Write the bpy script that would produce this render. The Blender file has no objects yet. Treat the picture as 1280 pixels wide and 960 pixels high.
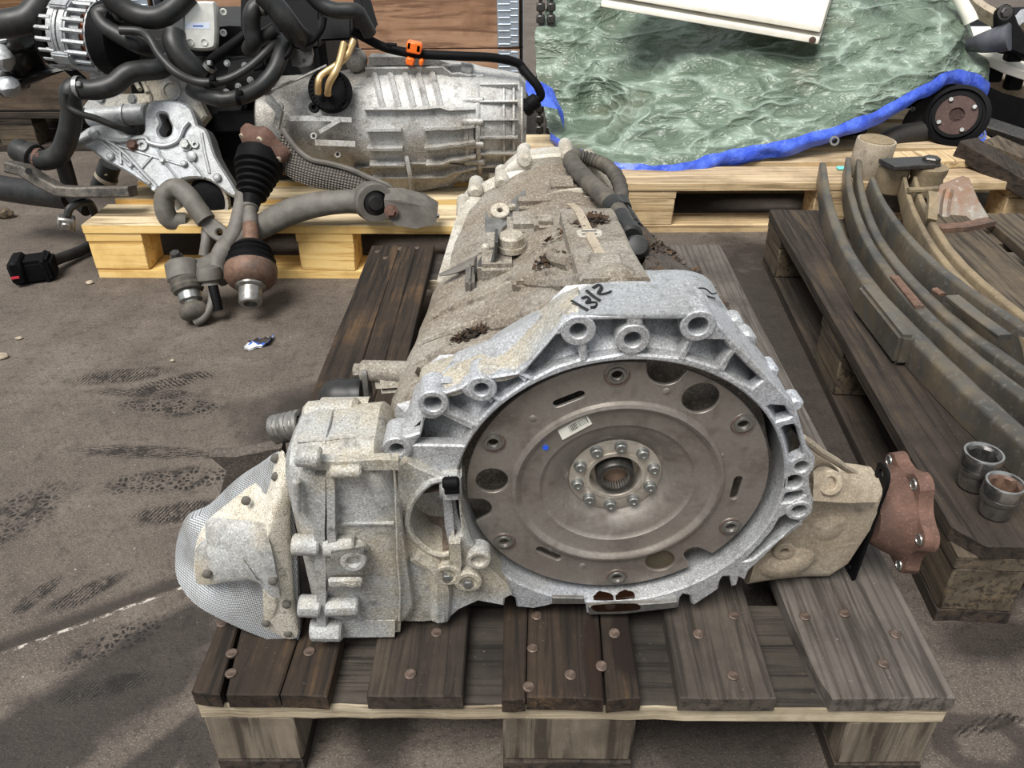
import bpy, bmesh, math, random
from mathutils import Vector, Matrix, noise
from mathutils.geometry import delaunay_2d_cdt
from math import pi, sin, cos, radians as RD, sqrt, atan2
random.seed(7)
SC = bpy.context.scene
COL = SC.collection
# ------------------------------------------------------------------ camera
CAM = Vector((.3518, -.532, .871)); PITCH = .5685; YAW = .0184; ROLL = -.0100; FPX = 1005.5
_f = Vector((-sin(YAW)*cos(PITCH), cos(YAW)*cos(PITCH), -sin(PITCH)))
_r = Vector((cos(YAW), sin(YAW), 0)); _u = _r.cross(_f)
C_R = _r*cos(ROLL)+_u*sin(ROLL); C_U = -_r*sin(ROLL)+_u*cos(ROLL); C_F = _f
cd = bpy.data.cameras.new('camera'); co = bpy.data.objects.new('camera', cd); COL.objects.link(co)
cd.sensor_fit = 'HORIZONTAL'; cd.sensor_width = 36; cd.lens = 36*FPX/1280; cd.clip_start = .01; cd.clip_end = 100
co.matrix_world = Matrix(((C_R.x, C_U.x, -C_F.x, CAM.x), (C_R.y, C_U.y, -C_F.y, CAM.y), (C_R.z, C_U.z, -C_F.z, CAM.z), (0, 0, 0, 1)))
SC.camera = co
# ------------------------------------------------------------------ light
W = bpy.data.worlds.new('world'); SC.world = W; W.use_nodes = True
wn = W.node_tree.nodes; wl = W.node_tree.links; wn.clear()
wo = wn.new('ShaderNodeOutputWorld'); wb = wn.new('ShaderNodeBackground'); wl.new(wb.outputs[0], wo.inputs[0])
wb.inputs[0].default_value = (.93, .97, 1.0, 1); wb.inputs[1].default_value = .48      # even overcast sky
sd = bpy.data.lights.new('sun', 'SUN'); sd.energy = 3.4; sd.angle = RD(30); sd.color = (1, .97, .92)
so = bpy.data.objects.new('sun', sd); COL.objects.link(so); so.rotation_euler = (RD(24), RD(-16), 0); so.location = (0, -2, 5)
SC.view_settings.view_transform = 'Standard'; SC.view_settings.look = 'None'; SC.view_settings.gamma = 1
SC.view_settings.use_curve_mapping = False; SC.view_settings.exposure = .55
# ------------------------------------------------------------------ points
def ray(px, py): return C_R*((px-640)/FPX) - C_U*((py-480)/FPX) + C_F
def atz(px, py, z): d = ray(px, py); return CAM + d*((z-CAM.z)/d.z)
def aty(px, py, y): d = ray(px, py); return CAM + d*((y-CAM.y)/d.y)
# ------------------------------------------------------------------ things
ROOTM = {}
def tag(o, label=None, cat=None, group=None, kind=None):
    if label: o['label'] = label
    if cat: o['category'] = cat
    if group: o['group'] = group
    if kind: o['kind'] = kind
    return o
def thing(name, label, cat, loc=(0, 0, 0), rot=None, group=None, kind=None):
    o = bpy.data.objects.new(name, None); COL.objects.link(o); o.empty_display_size = .05
    m = Matrix.Translation(Vector(loc))
    if rot is not None: m = m @ rot.to_4x4()
    o.matrix_world = m; ROOTM[o.name] = m
    return tag(o, label, cat, group, kind)
def rootm(o):
    while o is not None:
        if o.name in ROOTM: return ROOTM[o.name]
        o = o.parent
    return Matrix()
def copy_tree(o, parent=None):
    c = o.copy(); COL.objects.link(c); c.parent = parent
    for ch in list(o.children): copy_tree(ch, c)
    return c
# ------------------------------------------------------------------ mesh builder
def frame(d, up=Vector((0, 0, 1))):
    d = Vector(d).normalized()
    if abs(d.dot(up)) > .97: up = Vector((1, 0, 0)) if abs(d.x) < .9 else Vector((0, 1, 0))
    a = up.cross(d).normalized(); return a, d.cross(a), d
def axm(o, d, up=Vector((0, 0, 1))):
    a, b, c = frame(d, up); o = Vector(o)
    return Matrix(((a.x, b.x, c.x, o.x), (a.y, b.y, c.y, o.y), (a.z, b.z, c.z, o.z), (0, 0, 0, 1)))
def smooth(pts, n=6):
    P = [Vector(p) for p in pts]
    if len(P) < 3 or n < 2: return P
    out = []
    for i in range(len(P)-1):
        p0 = P[i-1] if i else P[0]*2-P[1]; p1 = P[i]; p2 = P[i+1]; p3 = P[i+2] if i+2 < len(P) else P[-1]*2-P[-2]
        for k in range(n):
            t = k/n
            out.append(.5*((2*p1)+(p2-p0)*t+(2*p0-5*p1+4*p2-p3)*t*t+(3*p1-p0-3*p2+p3)*t**3))
    out.append(P[-1]); return out
def csmooth(pts, n=4):
    P = [Vector(p) for p in pts]; N = len(P); out = []
    for i in range(N):
        p0, p1, p2, p3 = P[i-1], P[i], P[(i+1) % N], P[(i+2) % N]
        for k in range(n):
            t = k/n; out.append(.5*((2*p1)+(p2-p0)*t+(2*p0-5*p1+4*p2-p3)*t*t+(3*p1-p0-3*p2+p3)*t**3))
    return out
def circ(cx, cy, r, n=28, ry=None, a0=0): ry = ry or r; return [(cx+r*cos(a0+2*pi*i/n), cy+ry*sin(a0+2*pi*i/n)) for i in range(n)]
class MB:
    def __init__(s): s.v = []; s.f = []
    def add(s, vs, fs, M=None):
        o = len(s.v)
        s.v += [tuple(M @ Vector(p)) if M is not None else tuple(p) for p in vs]
        s.f += [tuple(i+o for i in f) for f in fs]; return s
    def bm(s, b, M=None):
        b.verts.index_update(); s.add([v.co for v in b.verts], [[v.index for v in f.verts] for f in b.faces], M); b.free(); return s
    def box(s, c, size, M=None, bevel=0, seg=1, jit=0):
        b = bmesh.new(); bmesh.ops.create_cube(b, size=1)
        for v in b.verts:
            v.co = Vector((v.co.x*size[0], v.co.y*size[1], v.co.z*size[2]))+Vector(c)
            if jit: v.co += Vector((random.uniform(-jit, jit), random.uniform(-jit, jit), random.uniform(-jit, jit)))
        if bevel: bmesh.ops.bevel(b, geom=b.edges[:], offset=bevel, segments=seg, affect='EDGES', clamp_overlap=True)
        return s.bm(b, M)
    def hexa(s, p, bevel=0, seg=1):          # 8 corners: bottom 4 then top 4
        b = bmesh.new(); V = [b.verts.new(q) for q in p]
        for f in ((3, 2, 1, 0), (4, 5, 6, 7), (0, 1, 5, 4), (1, 2, 6, 5), (2, 3, 7, 6), (3, 0, 4, 7)): b.faces.new([V[i] for i in f])
        bmesh.ops.recalc_face_normals(b, faces=b.faces[:])
        if bevel: bmesh.ops.bevel(b, geom=b.edges[:], offset=bevel, segments=seg, affect='EDGES', clamp_overlap=True)
        return s.bm(b)
    def lathe(s, prof, o=(0, 0, 0), d=(0, 0, 1), n=24, M=None, up=Vector((0, 0, 1)), fr=None, cap=True):
        A = axm(o, d, up); vs = []; fs = []; m = len(prof)
        for i in range(n):
            a = 2*pi*i/n
            for r, h in prof:
                k = fr(a, r, h) if fr else 1
                vs.append(A @ Vector((r*k*cos(a), r*k*sin(a), h)))
        for i in range(n):
            j = (i+1) % n
            for k in range(m-1): fs.append((i*m+k, j*m+k, j*m+k+1, i*m+k+1))
        if cap and prof[0][0] > 1e-6: fs.append([i*m for i in range(n)][::-1])
        if cap and prof[-1][0] > 1e-6: fs.append([i*m+m-1 for i in range(n)])
        return s.add(vs, fs, M)
    def ring(s, prof, o=(0, 0, 0), d=(0, 0, 1), n=24, up=Vector((0, 0, 1))):    # closed profile
        A = axm(o, d, up); vs = []; fs = []; m = len(prof)
        for i in range(n):
            a = 2*pi*i/n; vs += [A @ Vector((r*cos(a), r*sin(a), h)) for r, h in prof]
        for i in range(n):
            j = (i+1) % n
            for k in range(m): fs.append((i*m+k, j*m+k, j*m+(k+1) % m, i*m+(k+1) % m))
        return s.add(vs, fs)
    def cyl(s, a, b, r, r2=None, n=16, bev=0):
        a = Vector(a); b = Vector(b); L = (b-a).length; r2 = r if r2 is None else r2
        p = [(r, 0), (r2, L)] if not bev else [(r-bev, 0), (r, bev), (r2, L-bev), (r2-bev, L)]
        return s.lathe(p, a, b-a, n)
    def boss(s, o, d, R, r, L, n=20, bev=.0012, depth=None):      # round boss with a hole in its face; d points out of the face
        dp = depth or L*.8
        return s.lathe([(R*.95, -L), (R, -bev), (R-bev, 0), (r+bev, 0), (r, -bev), (r*.97, -dp), (0.0, -dp)], o, d, n, cap=False)
    def bolt(s, o, d, r, h, n=6, wash=0):
        if wash: s.lathe([(wash, -.001), (wash, h*.3), (r, h*.3)], o, d, 16)
        return s.lathe([(r, 0), (r, h*.85), (r*.85, h)], o, d, n)
    def tube(s, pts, r, n=10, sub=5, cap=True, rf=None, flat=1):
        P = smooth(pts, sub); N = len(P)
        R = [Vector((q, 0, 0)) for q in r] if isinstance(r, (list, tuple)) else None
        if R: R = [v.x for v in smooth(R, sub)]
        t0 = (P[1]-P[0]).normalized(); a = frame(t0)[0]; vs = []; fs = []; acc = 0
        for i, p in enumerate(P):
            t = (P[min(i+1, N-1)]-P[max(i-1, 0)]).normalized()
            a = (a-t*a.dot(t)).normalized(); b = t.cross(a)
            if i: acc += (p-P[i-1]).length
            rr = R[i] if R else r
            if rf: rr *= rf(acc, i/(N-1))
            vs += [p+(a*cos(2*pi*k/n)+b*sin(2*pi*k/n)*flat)*rr for k in range(n)]
        for i in range(N-1):
            for k in range(n): fs.append((i*n+k, i*n+(k+1) % n, (i+1)*n+(k+1) % n, (i+1)*n+k))
        if cap: fs.append(list(range(n))[::-1]); fs.append([(N-1)*n+k for k in range(n)])
        return s.add(vs, fs)
    def strip(s, pts, w, t, up=Vector((0, 0, 1)), sub=1, bevel=0):   # flat bar along pts: width w across, thickness t along up
        P = smooth(pts, sub) if sub > 1 else [Vector(p) for p in pts]; N = len(P); vs = []; fs = []
        W_ = w if callable(w) else (lambda k: w)
        for i, p in enumerate(P):
            d = (P[min(i+1, N-1)]-P[max(i-1, 0)]).normalized(); a = d.cross(up).normalized(); b = a.cross(d); ww = W_(i/(N-1)); e = bevel
            q = [(-ww/2, -t/2), (ww/2, -t/2), (ww/2, t/2), (-ww/2, t/2)] if not e else [(-ww/2+e, -t/2), (ww/2-e, -t/2), (ww/2, -t/2+e), (ww/2, t/2-e), (ww/2-e, t/2), (-ww/2+e, t/2), (-ww/2, t/2-e), (-ww/2, -t/2+e)]
            vs += [p+a*x+b*y for x, y in q]
        m = len(q)
        for i in range(N-1):
            for k in range(m): fs.append((i*m+k, i*m+(k+1) % m, (i+1)*m+(k+1) % m, (i+1)*m+k))
        fs.append(list(range(m))[::-1]); fs.append([(N-1)*m+k for k in range(m)])
        return s.add(vs, fs)
    def loft(s, rings, cap=True, closed=True):
        n = len(rings[0]); vs = [p for r in rings for p in r]; fs = []
        for i in range(len(rings)-1):
            for k in range(n if closed else n-1): fs.append((i*n+k, i*n+(k+1) % n, (i+1)*n+(k+1) % n, (i+1)*n+k))
        if cap and closed: fs.append(list(range(n))[::-1]); fs.append([(len(rings)-1)*n+k for k in range(n)])
        return s.add(vs, fs)
    def sphere(s, c, r, n=12, M=None, sq=1):
        if not isinstance(r, (tuple, list)): r = (r, r, r)
        vs = []; fs = []; m = n//2
        for j in range(m+1):
            th = pi*j/m
            for i in range(n): vs.append(Vector((r[0]*sin(th)*cos(2*pi*i/n), r[1]*sin(th)*sin(2*pi*i/n), r[2]*cos(th)))+Vector(c))
        for j in range(m):
            for i in range(n): fs.append((j*n+i, (j+1)*n+i, (j+1)*n+(i+1) % n, j*n+(i+1) % n))
        return s.add(vs, fs, M)
    def plate(s, loops, h0, h1, M=None, bevel=0, res=1, bot=False):       # filled 2-D outlines (inner loops are holes), h0..h1 along local z
        K = 200.0; LL = []
        for i, L in enumerate(loops):
            P = [Vector((p[0], p[1])) for p in L]; P = [p for k, p in enumerate(P) if (p-P[k-1]).length > 1e-6]
            ar = sum(P[k-1].x*P[k].y-P[k].x*P[k-1].y for k in range(len(P)))
            if (ar > 0) != (i == 0): P.reverse()
            LL.append(P)
        def inset(P, e):
            out = []
            for k, p in enumerate(P):
                d0 = (p-P[k-1]).normalized(); d1 = (P[(k+1) % len(P)]-p).normalized(); n = Vector((-d0.y-d1.y, d0.x+d1.x))
                if n.length < 1e-6: out.append(p.copy()); continue
                n.normalize(); c = max(n.dot(Vector((-d1.y, d1.x))), .55); out.append(p+n*(e/c))
            return out
        def fill(loops2, h, flip):
            vs = []; es = []
            for P in loops2:
                o = len(vs); vs += [p*K for p in P]; es += [(o+k, o+(k+1) % len(P)) for k in range(len(P))]
            r = delaunay_2d_cdt(vs, es, [], 0, 1e-5); E_ = [(vs[i], vs[j]) for i, j in es]; keep = []
            for f in r[2]:
                c = (r[0][f[0]]+r[0][f[1]]+r[0][f[2]])/3; ins = False; x, y = c
                for a, b in E_:
                    if (a.y > y) != (b.y > y) and x < a.x+(b.x-a.x)*(y-a.y)/(b.y-a.y): ins = not ins
                if ins: keep.append(tuple(f)[::-1] if flip else tuple(f))
            s.add([(q.x/K, q.y/K, h) for q in r[0]], keep, M)
        top = [inset(P, bevel) for P in LL] if bevel else LL
        lev = [(LL if not bot else top, h0)]+([(LL, h0+bevel)] if bot and bevel else [])+([(LL, h1-bevel), (top, h1)] if bevel else [(LL, h1)])
        fill(lev[-1][0], h1, False); fill(lev[0][0], h0, True)
        for j in range(len(lev)-1):
            for A_, B_ in zip(lev[j][0], lev[j+1][0]):
                n = len(A_); s.add([(p.x, p.y, lev[j][1]) for p in A_]+[(p.x, p.y, lev[j+1][1]) for p in B_], [(k, (k+1) % n, n+(k+1) % n, n+k) for k in range(n)], M)
        return s
    def wob(s, amp, scale, seed=0, i0=0):
        for i in range(i0, len(s.v)):
            p = Vector(s.v[i]); q = noise.noise_vector(p*scale+Vector((seed, seed*1.7, seed*.3))); s.v[i] = tuple(p+q*amp)
        return s
    def build(s, name, mat, parent=None, label=None, ang=38, kind=None, local=False, weld=True, cat=None, group=None):
        me = bpy.data.meshes.new(name)
        vs = s.v
        if parent is not None and not local:
            inv = rootm(parent).inverted(); vs = [inv @ Vector(p) for p in vs]
        b = bmesh.new(); V = [b.verts.new(p) for p in vs]
        for f in s.f:
            if len(set(f)) > 2:
                try: b.faces.new([V[i] for i in f])
                except ValueError: pass
        if weld: bmesh.ops.remove_doubles(b, verts=b.verts[:], dist=2e-6)
        bmesh.ops.recalc_face_normals(b, faces=b.faces[:])
        b.to_mesh(me); b.free()
        for p in me.polygons: p.use_smooth = True
        me.set_sharp_from_angle(angle=RD(ang))
        for m in (mat if isinstance(mat, list) else [mat]): me.materials.append(m)
        o = bpy.data.objects.new(name, me); COL.objects.link(o)
        if parent is not None: o.parent = parent
        return tag(o, label, cat, group, kind)
# ------------------------------------------------------------------ materials
def srgb(r, g=None, b=None):
    if g is None: r, g, b = r
    f = lambda c: c/12.92 if c <= .04045 else ((c+.055)/1.055)**2.4
    return (f(r/255), f(g/255), f(b/255), 1)
class NT:
    def __init__(s, name):
        s.m = bpy.data.materials.new(name); s.m.use_nodes = True; s.n = s.m.node_tree.nodes; s.l = s.m.node_tree.links; s.n.clear()
        s.o = s.n.new('ShaderNodeOutputMaterial'); s.b = s.n.new('ShaderNodeBsdfPrincipled'); s.l.new(s.b.outputs[0], s.o.inputs[0])
        s.cache = {}; s.tc = s.n.new('ShaderNodeTexCoord'); s.co = s.tc.outputs['Object']
    def set(s, k, v):
        if isinstance(v, (int, float, tuple)): s.b.inputs[k].default_value = v
        else: s.l.new(v, s.b.inputs[k])
    def inp(s, node, k, v):
        if hasattr(v, 'is_output'): s.l.new(v, node.inputs[k])
        else: node.inputs[k].default_value = v
    def map(s, scale=(1, 1, 1), rot=(0, 0, 0), loc=(0, 0, 0), co=None):
        m = s.n.new('ShaderNodeMapping'); s.l.new(co or s.co, m.inputs[0]); m.inputs['Scale'].default_value = scale; m.inputs['Rotation'].default_value = rot; m.inputs['Location'].default_value = loc; return m.outputs[0]
    def noise(s, sc, det=4, ro=.6, co=None, dist=0):
        key = (sc, det, ro, dist)
        if co is None and key in s.cache: return s.cache[key]
        o = s._noise(sc, det, ro, co, dist)
        if co is None: s.cache[key] = o
        return o
    def _noise(s, sc, det, ro, co, dist):
        t = s.n.new('ShaderNodeTexNoise'); s.l.new(co or s.co, t.inputs[0]); t.inputs['Scale'].default_value = sc; t.inputs['Detail'].default_value = det; t.inputs['Roughness'].default_value = ro; t.inputs['Distortion'].default_value = dist; return t.outputs[0]
    def vor(s, sc, co=None, out=0, feat='F1'):
        t = s.n.new('ShaderNodeTexVoronoi'); t.feature = feat; s.l.new(co or s.co, t.inputs['Vector']); t.inputs['Scale'].default_value = sc; return t.outputs[out]
    def wave(s, sc, co=None, dist=2, det=2, dsc=1, typ='BANDS', dr='X'):
        t = s.n.new('ShaderNodeTexWave'); t.wave_type = typ
        if typ == 'BANDS': t.bands_direction = dr
        s.l.new(co or s.co, t.inputs[0]); t.inputs['Scale'].default_value = sc; t.inputs['Distortion'].default_value = dist; t.inputs['Detail'].default_value = det; t.inputs['Detail Scale'].default_value = dsc; return t.outputs[1]
    def ramp(s, x, a, b):
        m = s.n.new('ShaderNodeMapRange'); s.inp(m, 0, x); m.inputs[1].default_value = a; m.inputs[2].default_value = b; return m.outputs[0]
    def mix(s, f, a, b, mode='MIX'):
        m = s.n.new('ShaderNodeMix'); m.data_type = 'RGBA'; m.blend_type = mode; s.inp(m, 0, f); s.inp(m, 6, a); s.inp(m, 7, b); return m.outputs[2]
    def math(s, op, a, b=0):
        m = s.n.new('ShaderNodeMath'); m.operation = op; s.inp(m, 0, a); s.inp(m, 1, b); return m.outputs[0]
    def bump(s, h, st=.3, dist=.002, nrm=None):
        b = s.n.new('ShaderNodeBump'); s.inp(b, 'Height', h); b.inputs['Strength'].default_value = st; b.inputs['Distance'].default_value = dist
        if nrm is not None: s.l.new(nrm, b.inputs['Normal'])
        return b.outputs[0]
    def geo_up(s):
        g = s.n.new('ShaderNodeNewGeometry'); x = s.n.new('ShaderNodeSeparateXYZ'); s.l.new(g.outputs['Normal'], x.inputs[0]); return x.outputs[2]
def m_cast(name, base, dust, dark, amount=.5, metal=.35, rough=.55, sc=60, bump=.35, spk=.35):
    t = NT(name); big = t.noise(sc*.16, 4, .6); mid = t.noise(sc, 5, .75); fine = t.noise(sc*8, 4, .8); patch = t.noise(sc*.45, 5, .7)
    hi = tuple(min(255, x+60) for x in base)
    c = t.mix(t.math('MULTIPLY', t.ramp(big, .42, .58), amount), srgb(base), srgb(dust))
    c = t.mix(t.math('MULTIPLY', t.ramp(patch, .52, .66), .5), c, srgb(tuple(int(x*.75) for x in dust)))
    c = t.mix(t.math('MULTIPLY', t.ramp(mid, .54, .68), .7), c, srgb(dark))
    c = t.mix(t.math('MULTIPLY', t.ramp(fine, .53, .62), spk*1.3), c, srgb(hi))
    c = t.mix(t.math('MULTIPLY', t.ramp(fine, .46, .37), spk*1.5), c, srgb(dark))
    t.set('Base Color', c); t.set('Metallic', metal); t.set('Roughness', t.math('ADD', rough-.12, t.math('MULTIPLY', mid, .28)))
    t.set('Normal', t.bump(t.math('ADD', t.math('MULTIPLY', fine, .6), mid), bump*1.2, .002)); return t.m
def m_plain(name, col, rough=.5, metal=0, var=.12, sc=40, bump=.1, dirt=None, damt=.5, spec=.5):
    t = NT(name); n = t.noise(sc, 5, .65); c0 = srgb(col); k = 1-var*2
    c = t.mix(t.ramp(n, .3, .7), tuple(x*k for x in c0[:3])+(1,), tuple(min(1, x*(1+var)) for x in c0[:3])+(1,))
    if dirt: c = t.mix(t.math('MULTIPLY', t.ramp(t.noise(sc*.4, 6, .7), .45, .65), damt), c, srgb(dirt))
    t.set('Base Color', c); t.set('Metallic', metal); t.set('Roughness', t.math('ADD', rough-.1, t.math('MULTIPLY', n, .2)))
    t.set('Specular IOR Level', spec)
    if bump: t.set('Normal', t.bump(n, bump, .001))
    return t.m
def m_wood(name, a, b, dark, light=None, sc=1, axis='Y', wear=.5, bump=.6, grain=90, rough=.8, stain=None, rings=0):
    t = NT(name); s = {'Y': (grain, 3.2, grain), 'X': (3.2, grain, grain), 'Z': (grain, grain, 3.2)}[axis]
    g = t.noise(1, 5, .65, t.map(tuple(x*sc for x in s)), .6); s2 = tuple(x*.22 for x in s); r = t.noise(1, 4, .6, t.map(s2), 1.2); bl = t.noise(7, 5, .65); fine = t.noise(260, 3, .7)
    c = t.mix(t.ramp(r, .35, .68), srgb(a), srgb(b)); c = t.mix(t.math('MULTIPLY', t.ramp(g, .5, .62), .8), c, srgb(dark))
    c = t.mix(t.math('MULTIPLY', t.ramp(bl, .5, .7), .6), c, srgb(dark))
    if light: c = t.mix(t.math('MULTIPLY', t.ramp(t.math('ADD', t.math('MULTIPLY', g, .5), t.math('MULTIPLY', bl, .5)), .47, .36), wear), c, srgb(light))
    c = t.mix(t.math('MULTIPLY', t.ramp(fine, .68, .74), .5), c, srgb(tuple(min(255, x+70) for x in a)))
    if rings:
        wv = t.wave(26, t.map((1, .22, 1), (0, 0, .10), (.035, 0, 0)), 5, 2, .35, 'BANDS', 'X'); c = t.mix(t.math('MULTIPLY', t.ramp(wv, .30, .06), rings), c, srgb(dark))
    if stain:
        for (sx_, sy_, rx_, ry_, col_) in stain:
            m = t.n.new('ShaderNodeMapping'); m.vector_type = 'TEXTURE'; t.l.new(t.co, m.inputs[0]); m.inputs['Location'].default_value = (sx_, sy_, 0); m.inputs['Scale'].default_value = (rx_, ry_, 1); xx = t.n.new('ShaderNodeSeparateXYZ'); t.l.new(m.outputs[0], xx.inputs[0])
            d = t.math('ADD', t.math('SQRT', t.math('ADD', t.math('POWER', xx.outputs[0], 2), t.math('POWER', xx.outputs[1], 2))), t.math('MULTIPLY', t.math('SUBTRACT', t.noise(30, 4, .6), .5), .9)); c = t.mix(t.math('MULTIPLY', t.ramp(d, 1, .7), .85), c, srgb(col_))
    t.set('Base Color', c); t.set('Roughness', rough); t.set('Specular IOR Level', .3); t.set('Normal', t.bump(t.math('ADD', t.math('MULTIPLY', g, -1), t.math('MULTIPLY', fine, .15)), bump, .0025)); return t.m
def m_rust(name, a, b, c_, sc=50, metal=.1, rough=.8):
    t = NT(name); n = t.noise(sc, 6, .7); n2 = t.noise(sc*.3, 4, .6); f = t.noise(sc*6, 2, .6)
    c = t.mix(t.ramp(n, .35, .68), srgb(a), srgb(b)); c = t.mix(t.math('MULTIPLY', t.ramp(n2, .45, .65), .7), c, srgb(c_)); c = t.mix(t.math('MULTIPLY', t.ramp(f, .58, .7), .4), c, srgb(tuple(min(255, x+35) for x in a)))
    t.set('Base Color', c); t.set('Metallic', metal); t.set('Roughness', rough); t.set('Normal', t.bump(t.math('ADD', n, t.math('MULTIPLY', f, .4)), .5, .0015)); return t.m
# ------------------------------------------------------------------ materials in use
M = {}
M['cast_l'] = m_cast('cast_dusty', (164, 165, 164), (170, 160, 140), (84, 80, 74), .9, .2, .62, 55, .35, .42)
M['cast_b'] = m_cast('cast_bell', (178, 181, 187), (170, 168, 162), (88, 88, 90), .5, .4, .48, 60, .3, .42)
M['cast_t'] = m_cast('cast_beige', (168, 156, 138), (150, 136, 116), (98, 86, 74), .8, .1, .75, 45, .25, .25)
M['cast_g'] = m_cast('cast_top', (140, 134, 124), (118, 106, 91), (62, 54, 46), .9, .1, .75, 36, .5, .38)
M['cast_n'] = m_cast('cast_clean', (168, 172, 176), (150, 150, 148), (95, 95, 96), .6, .5, .45, 50, .25, .3)
M['cast_r'] = m_cast('cast_rear', (190, 186, 176), (156, 145, 126), (98, 88, 76), .8, .25, .55, 50, .35, .35)
M['plate'] = m_cast('pressed_steel', (150, 144, 137), (132, 122, 113), (98, 88, 80), .7, .6, .42, 30, .12, .1)
M['hubl'] = m_cast('hub_plate', (190, 182, 170), (168, 158, 146), (116, 106, 96), .6, .5, .4, 40, .1, .15)
M['steel'] = m_plain('worn_steel', (158, 156, 152), .35, .8, .15, 90, .1, (86, 76, 66), .4)
M['zinc'] = m_plain('zinc_bolt', (170, 172, 170), .32, .85, .12, 200, .05, (90, 84, 76), .35)
M['dsteel'] = m_plain('dark_steel', (84, 82, 80), .4, .7, .2, 120, .1)
M['black'] = m_plain('black_plastic', (15, 15, 17), .6, 0, .2, 60, .08, spec=.1)
M['rub'] = m_plain('black_rubber', (32, 33, 34), .45, 0, .2, 50, .1, (64, 61, 56), .35, spec=.4)
M['rubd'] = m_plain('dusty_rubber', (74, 70, 64), .75, 0, .2, 50, .15, (112, 104, 92), .6)
M['armgrey'] = m_plain('dusty_arm', (104, 100, 94), .65, .1, .2, 30, .2, (72, 66, 58), .6)
M['rust'] = m_rust('rust_red', (106, 78, 66), (84, 60, 50), (64, 49, 43))
M['rustd'] = m_rust('rust_dark', (122, 96, 80), (92, 66, 54), (70, 62, 58), 70, .3, .6)
M['spring'] = m_rust('spring_steel', (98, 97, 93), (124, 110, 88), (56, 59, 63), 16, .5, .42)
M['spring_o'] = m_rust('spring_ochre', (140, 124, 98), (118, 104, 82), (92, 82, 70), 26, .15, .75)
M['ink'] = m_plain('ink', (12, 12, 14), .5, 0, .02, 20, 0)
M['white'] = m_plain('white_label', (226, 224, 214), .5, 0, .04, 60, 0)
M['soot'] = m_rust('leaf_debris', (52, 42, 34), (28, 22, 18), (92, 66, 40), 160, 0, .95)
M['pit'] = m_plain('pit_black', (14, 13, 12), .7, 0, .1, 40, .1)
M['oilw'] = None
W_DARK = dict(a=(58, 47, 38), b=(41, 33, 27), dark=(18, 15, 12), light=(116, 88, 55))
M['w_dark'] = m_wood('wood_dark', **W_DARK, wear=.35)
M['w_dark2'] = m_wood('wood_dark_grey', (62, 54, 47), (46, 39, 34), (22, 18, 16), (94, 82, 68), wear=.35)
M['w_grey'] = m_wood('wood_grey', (96, 90, 84), (80, 74, 69), (46, 41, 37), (122, 115, 107), wear=.35, grain=70, rings=.4)
M['w_oil'] = m_wood('wood_oiled', **W_DARK, wear=.4, stain=[(*atz(782, 800, .144).xy, .020, .055, (22, 12, 7)), (*atz(742, 820, .144).xy, .012, .07, (30, 16, 9))])
M['w_grey2'] = m_wood('wood_grey_brown', (80, 73, 66), (63, 57, 51), (36, 31, 28), (104, 94, 82), wear=.4)
M['w_cross'] = m_wood('wood_cross', (68, 62, 56), (48, 43, 39), (24, 21, 19), (98, 90, 80), axis='X', wear=.4)
M['w_pale'] = m_wood('wood_pale_edge', (178, 166, 144), (150, 136, 112), (88, 74, 58), (206, 194, 170), axis='X', wear=.6)
M['w_end'] = m_wood('wood_end_grain', (116, 106, 93), (90, 81, 70), (46, 40, 34), (148, 138, 122), axis='Z', wear=.4, grain=50)
M['w_yel'] = m_wood('wood_yellow', (240, 206, 138), (226, 186, 112), (190, 146, 80), (246, 222, 164), axis='Y', wear=.4, grain=60, bump=.25)
M['w_yeltop'] = m_wood('wood_yellow_top', (208, 190, 156), (184, 164, 132), (124, 106, 82), (226, 210, 178), axis='Y', wear=.5, grain=60, bump=.3)
M['w_mid'] = m_wood('wood_tan', (206, 182, 144), (184, 158, 118), (126, 104, 76), (222, 202, 168), axis='Y', wear=.4, bump=.3)
M['w_midtop'] = m_wood('wood_tan_top', (188, 168, 138), (164, 142, 112), (112, 94, 72), (206, 188, 158), axis='Y', wear=.4, bump=.3)
M['w_oldg'] = m_wood('wood_old', (92, 82, 69), (72, 63, 52), (38, 32, 26), (134, 112, 78), wear=.35)
M['w_oldd'] = m_wood('wood_old_dark', (62, 54, 47), (46, 39, 34), (26, 21, 18), (104, 84, 56), wear=.3)
M['nail'] = m_rust('nail_rust', (108, 92, 82), (84, 70, 62), (60, 50, 44), 200, .4, .5)
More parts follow.
